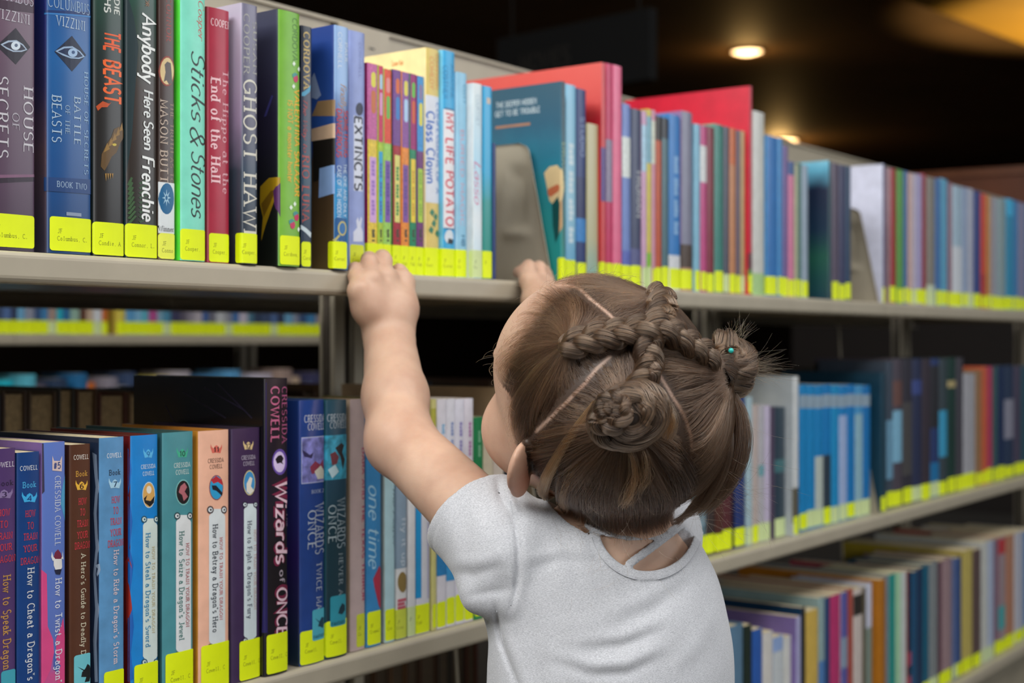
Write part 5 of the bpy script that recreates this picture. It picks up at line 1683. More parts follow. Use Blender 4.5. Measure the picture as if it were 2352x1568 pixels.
HAND_L = {  # knuckle, middle joint, last joint, tip: the fingers hook over the shelf edge
    'little': [shelf_pt(826, 668, -.022), shelf_pt(818, 634, -.012), shelf_pt(816, 619, -.001), shelf_pt(813, 621, .008)],
    'ring': [shelf_pt(851, 648, -.022), shelf_pt(849, 604, -.010), shelf_pt(848, 596, .001), shelf_pt(846, 608, .011)],
    'middle': [shelf_pt(882, 642, -.022), shelf_pt(880, 599, -.010), shelf_pt(878, 592, .001), shelf_pt(875, 606, .012)],
    'index': [shelf_pt(920, 652, -.023), shelf_pt(921, 636, -.017), shelf_pt(919, 629, -.015), shelf_pt(916, 622, -.0135)],
}
HAND_R = {
    'index': [shelf_pt(1222, 652, -.020), shelf_pt(1216, 616, -.009), shelf_pt(1214, 611, .001), shelf_pt(1212, 622, .010)],
    'middle': [shelf_pt(1243, 654, -.020), shelf_pt(1240, 617, -.009), shelf_pt(1238, 613, .001), shelf_pt(1235, 622, .010)],
    'ring': [shelf_pt(1253, 660, -.020), shelf_pt(1250, 626, -.009), shelf_pt(1248, 621, .001), shelf_pt(1246, 625, .009)],
    'little': [shelf_pt(1262, 668, -.021), shelf_pt(1258, 638, -.011), shelf_pt(1256, 629, -.002), shelf_pt(1254, 629, .005)],
}


def sd_hand(P, H, wrist, side, thumb, z=1.0):
    kn = {k: np.asarray(v[0]) for k, v in H.items()}
    d = cone(P, wrist, wrist + UP * 0.012, 0.0225 * z, 0.0215 * z)
    for k, r in (('little', .0115), ('ring', .0128), ('middle', .0132), ('index', .0140)):
        root = wrist + (kn[k] - wrist) * 0.25 + UP * 0.004
        d = smin(d, cone(P, root, kn[k], 0.0165 * z, r * z), 0.0075)
    d = smin(d, ball(P, (kn['index'] + wrist) * 0.5 + RT * 0.004 * side + BK * .001, 0.0180 * z), 0.012)   # root of the thumb
    d = smin(d, ball(P, kn['little'] * 0.6 + wrist * 0.4 - RT * 0.003 * side, 0.0150 * z), 0.010)          # heel of the hand
    f = None
    for k, r0, r1 in (('little', .0078, .0062), ('ring', .0088, .0068), ('middle', .0092, .0070), ('index', .0092, .0072)):
        e = finger(P, H[k], r0 * z, r1 * z)
        f = e if f is None else smin(f, e, 0.0006)
    d = smin(d, f, 0.0034)
    d = smin(d, finger(P, thumb, .0095 * z, .0068 * z), 0.006)
    # dimples over the knuckles
    for k in ('little', 'ring', 'middle', 'index'):
        d = d + 0.0010 * np.exp(-((np.linalg.norm(P - (kn[k] + BK * 0.013), axis=1) / 0.0050) ** 2))
    return d


THUMB_L = [shelf_pt(915, 722, -.028), shelf_pt(925, 712, -.014), shelf_pt(924, 704, .004), shelf_pt(918, 702, .016)]
THUMB_R = [shelf_pt(1232, 676, -.022), shelf_pt(1211, 640, -.015), shelf_pt(1199, 625, .000), shelf_pt(1190, 625, .013)]


def sd_arms(P, g=0.0):
    d = cone(P, SHL, ELL, 0.0315 + g, 0.0275 + g)
    fore = cone(P, ELL, ELL * .6 + WRL * .4, 0.0272, 0.0276)
    fore = smin(fore, cone(P, ELL * .6 + WRL * .4, WRL, 0.0276, 0.0222), 0.01)
    d = smin(d, fore, 0.014)
    # soft folds at the elbow crook and the wrist
    ax = (WRL - ELL) / np.linalg.norm(WRL - ELL)
    s = (P - (ELL + vec(.02, .01, .01))) @ vec(.5, .8, .2)
    w = (P - (WRL - ax * 0.004)) @ ax
    near = np.exp(-(np.linalg.norm(P - WRL, axis=1) / 0.045) ** 2)
    d = d + 0.0014 * near * np.exp(-(w / 0.0032) ** 2)
    r = cone(P, SHR, ELR, 0.0315 + g, 0.0275 + g)
    r = smin(r, cone(P, ELR, WRR, 0.0275, 0.0222), 0.012)
    return np.minimum(d, r)


def sd_body(P):
    d = sd_head(P)
    nk = cone(P, from_head((0, -2.6, -5.0)), NECK, 0.036, 0.036)
    nk = smin(nk, cone(P, from_head((0, -3.4, -6.5)), NECK - UP * .02 + TF * -.012, 0.030, 0.034), 0.015)
    d = smin(d, nk, 0.012)
    t = smin(sd_torso(P, 0.0), sd_shoulders(P, 0.0), 0.035)
    d = smin(d, t, 0.016)
    a = sd_arms(P)
    d = smin(d, a, 0.012)
    d = smin(d, sd_hand(P, HAND_L, WRL, 1, THUMB_L), 0.008)
    d = smin(d, sd_hand(P, HAND_R, WRR, -1, THUMB_R, 0.88), 0.008)
    return d


allp = np.array([HC + s * 0.115 * v for s in (-1, 1) for v in (RT, UP, BK)] + [WRL, WRR, ELL, SHL, SHR] + [p for H in (HAND_L, HAND_R) for v in H.values() for p in v] + [TC + UP * -.13, TC + TR * .12, TC - TR * .12, TC + TF * .1, TC - TF * .1])
BLO, BHI = allp.min(0) - 0.035, allp.max(0) + 0.035
BLO[2] = 0.385
BV, BF = polygonize(sd_body, BLO, BHI, 0.00185)

# ---- where hair grows: right of the hairline, with the partings left bare
def hair_field(P):
    """> 0 inside the hair, centimetres of margin from the hairline"""
    Q = to_head(P)
    x, f, u = np.abs(Q[:, 0]), Q[:, 1], Q[:, 2]
    front = 7.0 - f + 0.16 * (u - 4.5) - 0.05 * x * x * np.clip((u - 1) / 5, 0, 1)        # forehead line
    side = -f + 2.6 + 0.45 * u - 0.90 * np.clip(-u - 2.0, 0, 9)
    a = np.where(u > 1.5, front, np.minimum(front, side))
    low = (u + 6.0 - 0.15 * f) * 1.6
    return np.minimum(a, low)


def sd_scalp(P):
    """skull and the back of the neck: what the hair lies on"""
    return smin(sd_skull(P), cone(P, from_head((0, -3.0, -5.0)), NECK - UP * .02 + TF * -.008, 0.036, 0.036), 0.014)


def polyline_dist(px, py, pts):
    d = np.full(px.shape, 1e9)
    for (ax, ay), (bx, by) in zip(pts, pts[1:]):
        vx, vy = bx - ax, by - ay
        t = np.clip(((px - ax) * vx + (py - ay) * vy) / (vx * vx + vy * vy), 0, 1)
        d = np.minimum(d, np.hypot(px - ax - t * vx, py - ay - t * vy))
    return d


def march(sd, px, py, t0=0.86, far=1.3, step=0.8, it=70):
    """points where lines of sight meet a surface, and which of them do"""
    px, py = np.atleast_1d(np.asarray(px, float)), np.atleast_1d(np.asarray(py, float))
    dv = (RT[None] * (px - 1176.0)[:, None] + UP[None] * (784.0 - py)[:, None]) / FPX - BK[None]
    t = np.full(len(px), t0)
    d = np.ones(len(px))
    for _ in range(it):
        go = (d > 2e-5) & (t < far)
        if not go.any():
            break
        d[go] = sd(C0 + dv[go] * t[go][:, None])
        t[go] += d[go] * step
    return C0 + dv * t[:, None], t < far


def on_skull(px, py):
    return march(sd_skull, px, py)[0][0]


def skull_line(pts):
    return [to_head(on_skull(*p)[None])[0] for p in pts]


def line_dist3(Q, pts):
    d = np.full(len(Q), 1e9)
    for a, b in zip(pts, pts[1:]):
        ab = b - a
        t = np.clip(((Q - a) @ ab) / (ab @ ab), 0, 1)
        d = np.minimum(d, np.linalg.norm(Q - a - t[:, None] * ab, axis=1))
    return d


PART_A = skull_line([(1278, 655), (1300, 655), (1330, 662), (1357, 687), (1392, 715), (1428, 752), (1452, 775)])
PART_B = skull_line([(1400, 820), (1372, 845), (1340, 885), (1305, 920), (1262, 962), (1232, 990)])
PART_C = skull_line([(1510, 855), (1543, 908), (1572, 955), (1588, 1005), (1586, 1060), (1570, 1110)])
PART_D = [np.array(q) for q in ((1.5, -3.7, 7.6), (2.9, -3.5, 7.2), (4.4, -3.6, 6.2), (6.2, -3.3, 4.0), (7.2, -2.2, 1.5))]

m = bpy.data.materials.new('skin')
m.use_nodes = True
nt = m.node_tree
b = nt.nodes['Principled BSDF']
b.inputs['Roughness'].default_value = 0.52
b.inputs['Subsurface Weight'].default_value = 0.22
b.inputs['Subsurface Radius'].default_value = (1.0, 0.36, 0.2)
b.inputs['Subsurface Scale'].default_value = 0.006
at_ = nt.nodes.new('ShaderNodeAttribute')
at_.attribute_name = 'tint'
nz = nt.nodes.new('ShaderNodeTexNoise')
nz.inputs['Scale'].default_value = 38.0
nz.inputs['Detail'].default_value = 6.0
tc = nt.nodes.new('ShaderNodeTexCoord')
nt.links.new(tc.outputs['Object'], nz.inputs['Vector'])
mx = nt.nodes.new('ShaderNodeMix')
mx.data_type = 'RGBA'
mx.blend_type = 'MULTIPLY'
mx.inputs[0].default_value = 1.0
rp = nt.nodes.new('ShaderNodeValToRGB')
rp.color_ramp.elements[0].color = (0.88, 0.80, 0.78, 1)
rp.color_ramp.elements[1].color = (1.06, 1.04, 1.04, 1)
rp.color_ramp.elements[0].position, rp.color_ramp.elements[1].position = 0.3, 0.7
nt.links.new(nz.outputs['Fac'], rp.inputs['Fac'])
nt.links.new(at_.outputs['Color'], mx.inputs[6])
nt.links.new(rp.outputs['Color'], mx.inputs[7])
nt.links.new(mx.outputs[2], b.inputs['Base Color'])
bp = nt.nodes.new('ShaderNodeBump')
bp.inputs['Strength'].default_value = 0.12
bp.inputs['Distance'].default_value = 0.0006
nz2 = nt.nodes.new('ShaderNodeTexNoise')
nz2.inputs['Scale'].default_value = 900.0
nt.links.new(tc.outputs['Object'], nz2.inputs['Vector'])
nt.links.new(nz2.outputs['Fac'], bp.inputs['Height'])
nt.links.new(bp.outputs['Normal'], b.inputs['Normal'])
SKIN = m

person = fast_mesh('person', BV, BF, SKIN)
tag(person, 'small girl with braided brown hair in a light grey T-shirt reaching up to the shelf', 'person')

Qh = to_head(BV)
inhead = (sd_scalp(BV) < 0.006) & (np.abs(Qh[:, 0]) < 9.5) & (Qh[:, 2] > -9)
HF_ = hair_field(BV)
thin = np.clip((Qh[:, 1] - 0.5) / 3.0, 0, 1)                    # finer hair towards the forehead
grow = np.clip(HF_ / (1.4 + 2.8 * thin), 0, 1) ** (1 + .6 * thin) * inhead
pd = np.minimum(np.minimum(line_dist3(Qh, PART_A), line_dist3(Qh, PART_B)), np.minimum(line_dist3(Qh, PART_C), line_dist3(Qh, PART_D)))
bare = np.clip(1 - (pd - 0.02) / 0.15, 0, 1) * 0.92
stub = grow * (1 - bare)
skin = np.array([0.56, 0.375, 0.268])
tint = np.tile(skin, (len(BV), 1))
cheek = np.exp(-(np.linalg.norm(np.stack([np.abs(Qh[:, 0]) - 4.4, Qh[:, 1] - 5.6, Qh[:, 2] + 4.6], 1), axis=1) / 2.6) ** 2)
earm = np.exp(-(np.linalg.norm(np.stack([np.abs(Qh[:, 0]) - 7.4, Qh[:, 1] + 1.2, Qh[:, 2] + 3.6], 1), axis=1) / 2.2) ** 2)
elb = np.exp(-(np.linalg.norm(BV - ELL, axis=1) / 0.03) ** 2)
lips = np.exp(-(((Qh[:, 0] / 1.6) ** 4 + ((Qh[:, 2] + 6.0) / 0.75) ** 4))) * (Qh[:, 1] > 7.6) * (np.linalg.norm(Qh, axis=1) < 13)
for w, c in ((cheek * .4, (.62, .32, .225)), (earm * .7, (.60, .25, .165)), (elb * .3, (.56, .31, .22)), (lips, (.6, .2, .17))):
    tint = tint * (1 - w[:, None]) + np.array(c) * w[:, None]
scalp = np.array([0.47, 0.345, 0.275])
sk = (grow * bare)[:, None]
tint = tint * (1 - sk) + scalp * sk
tint = tint * (1 - stub[:, None]) + np.array([0.052, 0.030, 0.018]) * stub[:, None]
ca_ = person.data.color_attributes.new('tint', 'FLOAT_COLOR', 'POINT')
ca_.data.foreach_set('color', np.concatenate([tint, np.ones((len(tint), 1))], 1).astype(np.float32).ravel())

# eyes and brows (turned away from the camera)
def uv_ball(r, n=16, k=10):
    V = [(0, 0, r)]
    for i in range(1, k):
        for j in range(n):
            a, bb = math.pi * i / k, 2 * math.pi * j / n
            V.append((r * math.sin(a) * math.cos(bb), r * math.sin(a) * math.sin(bb), r * math.cos(a)))
    V.append((0, 0, -r))
    F = [(0, 1 + j, 1 + (j + 1) % n) for j in range(n)]
    for i in range(k - 2):
        for j in range(n):
            F.append((1 + i * n + j, 1 + (i + 1) * n + j, 1 + (i + 1) * n + (j + 1) % n, 1 + i * n + (j + 1) % n))
    F += [(len(V) - 1, 1 + (k - 2) * n + (j + 1) % n, 1 + (k - 2) * n + j) for j in range(n)]
    return V, F


for s in (-1, 1):
    V, F = uv_ball(1.0)
    Vw = from_head(np.array([(s * 3.0 + v[0] * 1.05, 7.72 + v[1] * .95, -1.4 + v[2] * .62) for v in V]))
    e = mesh('eye', Vw, F, mat('#e9e6e2', .15, .5, 0), person, smooth=True)
    Vw = from_head(np.array([(s * 3.0 + v[0] * .5, 8.45 + v[1] * .24, -1.4 + v[2] * .5) for v in V]))
    mesh('iris', Vw, F, mat('#3a2417', .1, .6, 0), e, smooth=True)
    P_ = [from_head((s * (1.6 + .55 * k), 8.9 - .22 * k - .06 * k * k, .35 + .12 * k * (4 - k) * .5)) for k in range(6)]
    mesh('eyebrow', *tube(P_, 0.0016), mat('#4a3020', .7, 0, .1), person, smooth=True)

# ---- T-shirt: a solid of its own round the torso with sleeves, back opening, bindings and straps
ARML = (ELL - SHL) / np.linalg.norm(ELL - SHL)
ARMR = (ELR - SHR) / np.linalg.norm(ELR - SHR)
HEML = SHL + ARML * 0.046
HEMR = SHR + ARMR * 0.055
HN = ARML + vec(-0.05, 0.30, 0.0)
HN = HN / np.linalg.norm(HN)
FOLDS = [  # polylines over the back of the shirt, height (m, + is a ridge), half width in survey pixels
    ([(1168, 1150), (1184, 1205), (1191, 1260), (1190, 1320), (1183, 1365), (1170, 1405)], -.0030, 4),
    ([(1200, 1190), (1208, 1290), (1196, 1390)], .0012, 10),
    ([(1136, 1385), (1150, 1470), (1168, 1520), (1196, 1590)], -.0026, 4),
    ([(1154, 1390), (1168, 1470), (1190, 1530), (1215, 1600)], .0014, 10),
    ([(1270, 1520), (1360, 1550), (1440, 1546), (1520, 1508)], -.0013, 9),
    ([(1260, 1498), (1360, 1526), (1440, 1522), (1530, 1480)], .0015, 11),
    ([(1330, 1492), (1430, 1482), (1520, 1446)], -.0011, 8),
    ([(1310, 1470), (1430, 1460), (1530, 1418)], .0011, 11),
    ([(1200, 1310), (1290, 1284), (1390, 1296)], -.0010, 10),
    ([(1210, 1284), (1300, 1260), (1372, 1272)], .0012, 12),
    ([(1380, 1410), (1480, 1374), (1590, 1300)], .0009, 13),
    ([(1400, 1440), (1500, 1398), (1610, 1320)], -.0009, 12),
    ([(1520, 1560), (1600, 1484), (1650, 1390)], .0010, 14),
    ([(1220, 1440), (1300, 1428), (1400, 1436)], .0006, 15),
    ([(1140, 1095), (1148, 1135), (1170, 1180)], -.0024, 5),
    ([(1160, 1095), (1172, 1140), (1190, 1185)], .0030, 6),
    ([(1112, 1100), (1128, 1160), (1146, 1215)], .0010, 9),
    ([(1030, 1316), (1090, 1318), (1160, 1300)], -.0012, 9),
    ([(1030, 1290), (1100, 1288), (1165, 1268)], .0010, 11),
    ([(1062, 1372), (1120, 1360), (1178, 1352)], -.0010, 7),
    ([(1095, 1180), (1130, 1240), (1156, 1310)], .0008, 13),
]
STRAPS = [[(1352, 1205), (1395, 1222), (1440, 1231), (1500, 1230), (1545, 1218), (1596, 1186)], [(1446, 1294), (1490, 1262), (1535, 1228), (1592, 1184)]]


FW = 1.45


def polyline_du(px, py, pts):
    """distance to a line and how far along it the nearest point is (0 to 1)"""
    L = [math.hypot(b[0] - a[0], b[1] - a[1]) for a, b in zip(pts, pts[1:])]
    tot, run = sum(L), 0.0
    d = np.full(px.shape, 1e9)
    u = np.zeros(px.shape)
    for (ax, ay), (bx, by), l in zip(pts, pts[1:], L):
        vx, vy = bx - ax, by - ay
        t = np.clip(((px - ax) * vx + (py - ay) * vy) / (l * l), 0, 1)
        e = np.hypot(px - ax - t * vx, py - ay - t * vy)
        m = e < d
        d = np.where(m, e, d)
        u = np.where(m, (run + t * l) / tot, u)
        run += l
    return d, u


def shirt_outer(P, px, py, dd):
    t = sd_torso(P, 0.0085)
    t = smin(t, sd_shoulders(P, 0.0050), 0.040)
    s = cone(P, SHL - ARML * .01, SHL + ARML * 0.062, 0.0390, 0.0430)
    s = smin(s, cone(P, SHL + ARML * .022 + UP * -.012, sp(1112, 1366, 1.040), 0.034, 0.0135), 0.018)
    s = smin(s, cone(P, sp(1100, 1360, 1.045), sp(1174, 1376, 1.030), 0.0125, 0.0115), 0.012)
    d = smin(t, s, 0.007)
    d = smin(d, cone(P, SHR - ARMR * .01, SHR + ARMR * 0.066, 0.0375, 0.0400), 0.016)
    back = dd < 1.12
    w = np.zeros(len(P))
    near = back & (np.abs(d) < 0.02)
    if near.any():
        x, y = px[near], py[near]
        acc = np.zeros(len(x))
        for pts, h, wd in FOLDS:
            q, u = polyline_du(x, y, pts)
            acc += h * np.exp(-(q / (wd * FW)) ** 2) * np.sin(np.pi * np.clip(u * .94 + .03, 0, 1)) ** .8
        u, v = x * 0.92 + y * 0.4, y * 0.92 - x * 0.4
        acc += 0.00045 * np.sin(u / 23.0 + 1.7 * np.sin(v / 71.0)) * np.sin(v / 31.0 + 0.8) + 0.0003 * np.sin(u / 11.0 - v / 17.0)
        w[near] = acc
    return d - w


def sd_shirt(P):
    px, py, dd = pxd(P)
    o = shirt_outer(P, px, py, dd)
    d = o
    hs = (P - HEML) @ HN
    armd = np.linalg.norm(P - SHL - np.clip((P - SHL) @ ARML, 0, .2)[:, None] * ARML, axis=1)
    leftarm = (armd < 0.085) & (((P - SHL) @ ARML) > 0.0)
    d = d + np.where(leftarm, 0.0006 * np.exp(-((hs + 0.0085) / 0.0011) ** 2), 0)
    d = np.where(leftarm | (hs < 0.06), smax(d, hs, 0.002), d)
    hollow = np.maximum(cone(P, SHL, ELL, 0.0362, 0.0345), -(hs + 0.022))
    d = smax(d, -hollow, 0.002)
    hr = (P - HEMR) @ ARMR
    d = np.where(np.linalg.norm(P - HEMR, axis=1) < 0.09, smax(d, hr, 0.002), d)
    d = smax(d, -(P[:, 2] - 0.452), 0.003)                      # lower hem, below the picture
    # neck hole and the scooped back
    nh = cone(P, NECK - UP * .022, from_head((0, -2.0, -5.0)), 0.043, 0.052)
    d = smax(d, -nh, 0.003)
    g = (np.hypot((px - 1486) / 112.0, (py - 1206) / 106.0) - 1) * 0.0335
    back = dd < 1.085
    d = np.where(back, smax(d, -g, 0.0015), d)
    band = np.maximum(np.maximum(np.abs(g - 0.0030) - 0.0033, o - 0.0014), -(o + 0.004))
    d = np.where(back & (py > 1140), smin(d, band, 0.0008), d)
    for pts in STRAPS:
        q = polyline_dist(px, py, pts) * 0.000318
        st = np.maximum(np.maximum(q - 0.0031, o - 0.0004), -(o + 0.0026))
        d = np.where(back, np.minimum(d, st), d)
    return d


SV, SF = polygonize(sd_shirt, np.minimum(np.array([SHL, SHR, TC - .14]).min(0) - .07, TC - .16) * np.array([1, 1, 0]) + np.array([0, 0, 0.445]), np.maximum(np.array([SHL, SHR]).max(0) + .075, TC + .13) * np.array([1, 1, 0]) + np.array([0, 0, SHL[2] + .075]), 0.00165)

m = bpy.data.materials.new('heather_jersey')
m.use_nodes = True
nt = m.node_tree
b = nt.nodes['Principled BSDF']
b.inputs['Roughness'].default_value = 0.9
b.inputs['Sheen Weight'].default_value = 0.25
tc = nt.nodes.new('ShaderNodeTexCoord')
mp = nt.nodes.new('ShaderNodeMapping')
mp.inputs['Rotation'].default_value = (0, 0, YAW - math.pi / 2)
mp.inputs['Scale'].default_value = (420.0, 420.0, 1500.0)
nt.links.new(tc.outputs['Object'], mp.inputs['Vector'])
nz = nt.nodes.new('ShaderNodeTexNoise')
nz.inputs['Scale'].default_value = 1.6
nz.inputs['Detail'].default_value = 5.0
nz.inputs['Roughness'].default_value = 0.65
nt.links.new(mp.outputs['Vector'], nz.inputs['Vector'])
rp = nt.nodes.new('ShaderNodeValToRGB')
rp.color_ramp.elements[0].position, rp.color_ramp.elements[1].position = 0.30, 0.62
rp.color_ramp.elements[0].color = (0.33, 0.34, 0.37, 1)
rp.color_ramp.elements[1].color = (0.60, 0.61, 0.64, 1)
nt.links.new(nz.outputs['Fac'], rp.inputs['Fac'])
nt.links.new(rp.outputs['Color'], b.inputs['Base Color'])
bp = nt.nodes.new('ShaderNodeBump')
bp.inputs['Strength'].default_value = 0.35
bp.inputs['Distance'].default_value = 0.0007
nt.links.new(nz.outputs['Fac'], bp.inputs['Height'])
nt.links.new(bp.outputs['Normal'], b.inputs['Normal'])
shirt = fast_mesh('t_shirt', SV, SF, m, person)
shirt['label'] = 'light grey heathered T-shirt with crossed straps at the back'


# seams and stitching
SEAM = mat('#b4b6bb', .95, 0, .05)


def seam(name, pts, r, m):
    P = []
    for (ax, ay), (bx, by) in zip(pts, pts[1:]):
        k = max(2, int(math.hypot(bx - ax, by - ay) / 3.0))
        P += [(ax + (bx - ax) * i / k, ay + (by - ay) * i / k) for i in range(k)]
    P = np.array(P)
    Q, ok = march(sd_shirt, P[:, 0], P[:, 1], 0.88, 1.2, 0.6, 120)
    Q = Q[ok] - BK * r * 0.3
    if len(Q) > 2:
        return mesh(name, *tube([tuple(q) for q in Q], r, 5), m, shirt, smooth=True)


def curve_px(pts, n=24):
    """smooth line through points"""
    A = np.array(pts, float)
    s_ = np.concatenate([[0], np.cumsum(np.hypot(*np.diff(A, axis=0).T))])
    u = np.linspace(0, s_[-1], n)
    Q = np.stack([np.interp(u, s_, A[:, i]) for i in range(2)], 1)
    for _ in range(4):
        Q[1:-1] = .25 * Q[:-2] + .5 * Q[1:-1] + .25 * Q[2:]
    return [tuple(q) for q in Q]


seam('sleeve_seam', curve_px([(1172, 1150), (1184, 1205), (1191, 1260), (1190, 1320), (1184, 1360), (1172, 1394)]), 0.0005, SEAM)
seam('side_seam', curve_px([(1141, 1402), (1150, 1450), (1162, 1500), (1180, 1545), (1196, 1585)]), 0.0005, SEAM)
seam('neck_binding_seam', curve_px([(1486 + 130 * math.cos(a), 1206 + 127 * math.sin(a)) for a in np.linspace(math.pi * .93, .05, 30)], 40), 0.0004, SEAM)


# leggings and shoes below the picture: she stands on tiptoe
def sd_legs(P):
    hip = TC - UP * 0.09
    d = ellipsoid((P - hip) @ TM, (0, 0, 0), (0.085, 0.07, 0.085))
    for s in (-1, 1):
        h0 = hip + TR * 0.042 * s - UP * .02
        kn = np.array([h0[0] + .006, h0[1] + .012, 0.235])
        an = np.array([kn[0] - .004, kn[1] - .012, 0.075])
        d = smin(d, cone(P, h0, kn, 0.050, 0.036), 0.02)
        d = smin(d, cone(P, kn, an, 0.036, 0.027), 0.012)
    return d


LV, LF = polygonize(sd_legs, TC - np.array([.14, .14, 0]) * np.array([1, 1, 0]) - UP * (TC[2] - 0.03), np.array([TC[0] + .14, TC[1] + .14, 0.50]), 0.004)
fast_mesh('leggings', LV, LF, mat('#3a4660', .9, 0, .08, scale=200), person)


def sd_shoes(P):
    d = None
    hip = TC - UP * 0.09
    for s in (-1, 1):
        h0 = hip + TR * 0.042 * s
        heel = np.array([h0[0] + .002, h0[1] + .0, 0.062])
        toe = heel + TF * 0.085 - UP * 0.042
        e = smin(cone(P, heel, toe, 0.030, 0.020), ellipsoid((P - (toe + UP * -.002)) @ TM, (0, .012, 0), (.030, .034, .0185)), 0.015)
        e = smax(e, -(P[:, 2] - 0.0008), 0.002)
        d = e if d is None else np.minimum(d, e)
    return d


LV, LF = polygonize(sd_shoes, TC - np.array([.16, .16, 0]) - UP * (TC[2] + 0.01), np.array([TC[0] + .16, TC[1] + .18, 0.11]), 0.0032)
fast_mesh('shoes', LV, LF, mat('#d9d5cf', .6, 0, .04), person)

# ---- hair: strands combed from the partings into two crossed braids and two buns
hr = np.random.default_rng(11)


def lift(P, h, it=3, sd=None):
    """move points onto the level h above the scalp"""
    sd = sd or sd_scalp
    e = 0.0006
    h = np.broadcast_to(h, (len(P),))
    for _ in range(it):
        d = sd(P)
        g = np.stack([sd(P + e * v) - d for v in np.eye(3)], 1) / e
        g /= np.maximum(np.linalg.norm(g, axis=1, keepdims=True), 1e-6)
        P = P + g * (h - d)[:, None]
    return P, g


def hair_material(name, stops):
    m = bpy.data.materials.new(name)
    m.use_nodes = True
    nt = m.node_tree
    nt.nodes.remove(nt.nodes['Principled BSDF'])
    h = nt.nodes.new('ShaderNodeBsdfHairPrincipled')
    h.parametrization = 'COLOR'
    h.inputs['Roughness'].default_value = 0.30
    h.inputs['Radial Roughness'].default_value = 0.50
    h.inputs['Random Roughness'].default_value = 0.2
    inf = nt.nodes.new('ShaderNodeAttribute')
    inf.attribute_name = 'shade'
    rp = nt.nodes.new('ShaderNodeValToRGB')
    while len(rp.color_ramp.elements) < len(stops):
        rp.color_ramp.elements.new(0.5)
    for el, (p, c) in zip(rp.color_ramp.elements, stops):
        el.position = p
        el.color = c + (1,)
    nt.links.new(inf.outputs['Fac'], rp.inputs['Fac'])
    nt.links.new(rp.outputs['Color'], h.inputs['Color'])
    nt.links.new(h.outputs[0], nt.nodes['Material Output'].inputs['Surface'])
    return m


HAIR = hair_material('brown_hair', [(0.0, (0.022, 0.012, 0.0075)), (0.5, (0.060, 0.033, 0.019)), (1.0, (0.20, 0.115, 0.065))])
HAIR_G = hair_material('golden_brown_hair', [(0.0, (0.09, 0.046, 0.022)), (0.6, (0.23, 0.125, 0.058)), (1.0, (0.46, 0.27, 0.13))])
HAIR_CORE = mat('#241509', .7, 0, .2, scale=200)


def strands(name, S, m, parent, r0=0.00011, r1=0.00006, shade=None, rs=None):
    """S: list of (k, n, 3) arrays of strands"""
    cu = bpy.data.hair_curves.new(name)
    sizes = np.concatenate([np.full(len(a), a.shape[1], np.int32) for a in S])
    cu.add_curves([int(x) for x in sizes])
    pos = np.concatenate([a.reshape(-1, 3) for a in S]).astype(np.float32)
    cu.attributes['position'].data.foreach_set('vector', pos.ravel())
    rad = np.concatenate([np.tile(r0 + (r1 - r0) * np.linspace(0, 1, a.shape[1]) ** 2, len(a)) for a in S]).astype(np.float32)
    if rs is not None:
        rad = rad * np.repeat(rs, sizes).astype(np.float32)
    ra = cu.attributes.get('radius') or cu.attributes.new('radius', 'FLOAT', 'POINT')
    ra.data.foreach_set('value', rad)
    sh = cu.attributes.new('shade', 'FLOAT', 'CURVE')
    if shade is None:
        shade = np.concatenate([np.clip(hr.normal(0.45 + 0.12 * hr.normal(), 0.22, len(a)), 0, 1) for a in S])
    sh.data.foreach_set('value', np.asarray(shade, np.float32))
    cu.materials.append(m)
    o = bpy.data.objects.new(name, cu)
    COL.objects.link(o)
    o.parent = parent
    o['kind'] = 'stuff'
    return o


def frizz(S, amp, freq=2.0):
    k, n, _ = S.shape
    t = np.linspace(0, 1, n)[None, :, None]
    ph = hr.uniform(0, 6.28, (k, 1, 3))
    return S + amp * np.sin(freq * 6.28 * t + ph) * (t ** .5) + amp * .5 * np.sin(freq * 2.3 * 6.28 * t + ph[:, :, ::-1]) * t


T_FL = on_skull(1322, 797)
T_FR = on_skull(1503, 708)
BUN_L = on_skull(1440, 958)
q_ = to_head(BUN_L[None])[0]
BUN_R, _ = lift(from_head(np.array([[4.7, -6.6, 4.4]])), 0.0)
BUN_R = BUN_R[0]


def plane_of(pts):
    n = np.cross(pts[0], pts[-1])
    return n / np.linalg.norm(n)


nA, nB, nC = plane_of(PART_A), plane_of(PART_B), plane_of(PART_C)
nA = nA if nA[0] > 0 else -nA
nC = nC if nC[0] > 0 else -nC
nB = nB if nB[1] > 0 else -nB
nD = nB * np.array([-1, 1, 1])

# roots
cand = np.where(stub > 0.03)[0]
w = stub[cand] * (1 - bare[cand])
w = w / w.sum()
NR = 44000
ri = hr.choice(cand, NR, p=w)
R0 = BV[ri] + hr.normal(0, 0.0009, (NR, 3))
R0, RG = lift(R0, 0.0002)
Qr = to_head(R0)
front = np.where(Qr[:, 0] < -0.3, Qr @ nB > 0, Qr @ nD > 0) & (Qr[:, 2] > -2.0)
left = np.where(front, Qr @ nA < 0, Qr @ nC < 0)
sec = np.where(front & left, 0, np.where(front, 1, np.where(left, 2, 3)))
TG = np.array([T_FL, T_FR, BUN_L, BUN_R])[sec]
RAD = np.array([0.006, 0.006, 0.016, 0.015])[sec]
TOP = np.array([0.0055, 0.0055, 0.0085, 0.0085])[sec]
PUFF = np.array([0.0012, 0.0016, 0.0028, 0.0070])[sec] * (0.25 + 0.75 * hr.beta(1.5, 1.5, NR)) * np.where((sec >= 2) & (Qr[:, 2] < 2), 1.0, .45)
dirv = R0 - TG
L = np.linalg.norm(dirv, axis=1, keepdims=True)
end = TG + dirv / L * np.minimum(RAD[:, None], L * .5) * hr.uniform(.6, 1.1, (NR, 1)) + hr.normal(0, 0.0012, (NR, 3))
N = 12
t = np.linspace(0, 1, N)
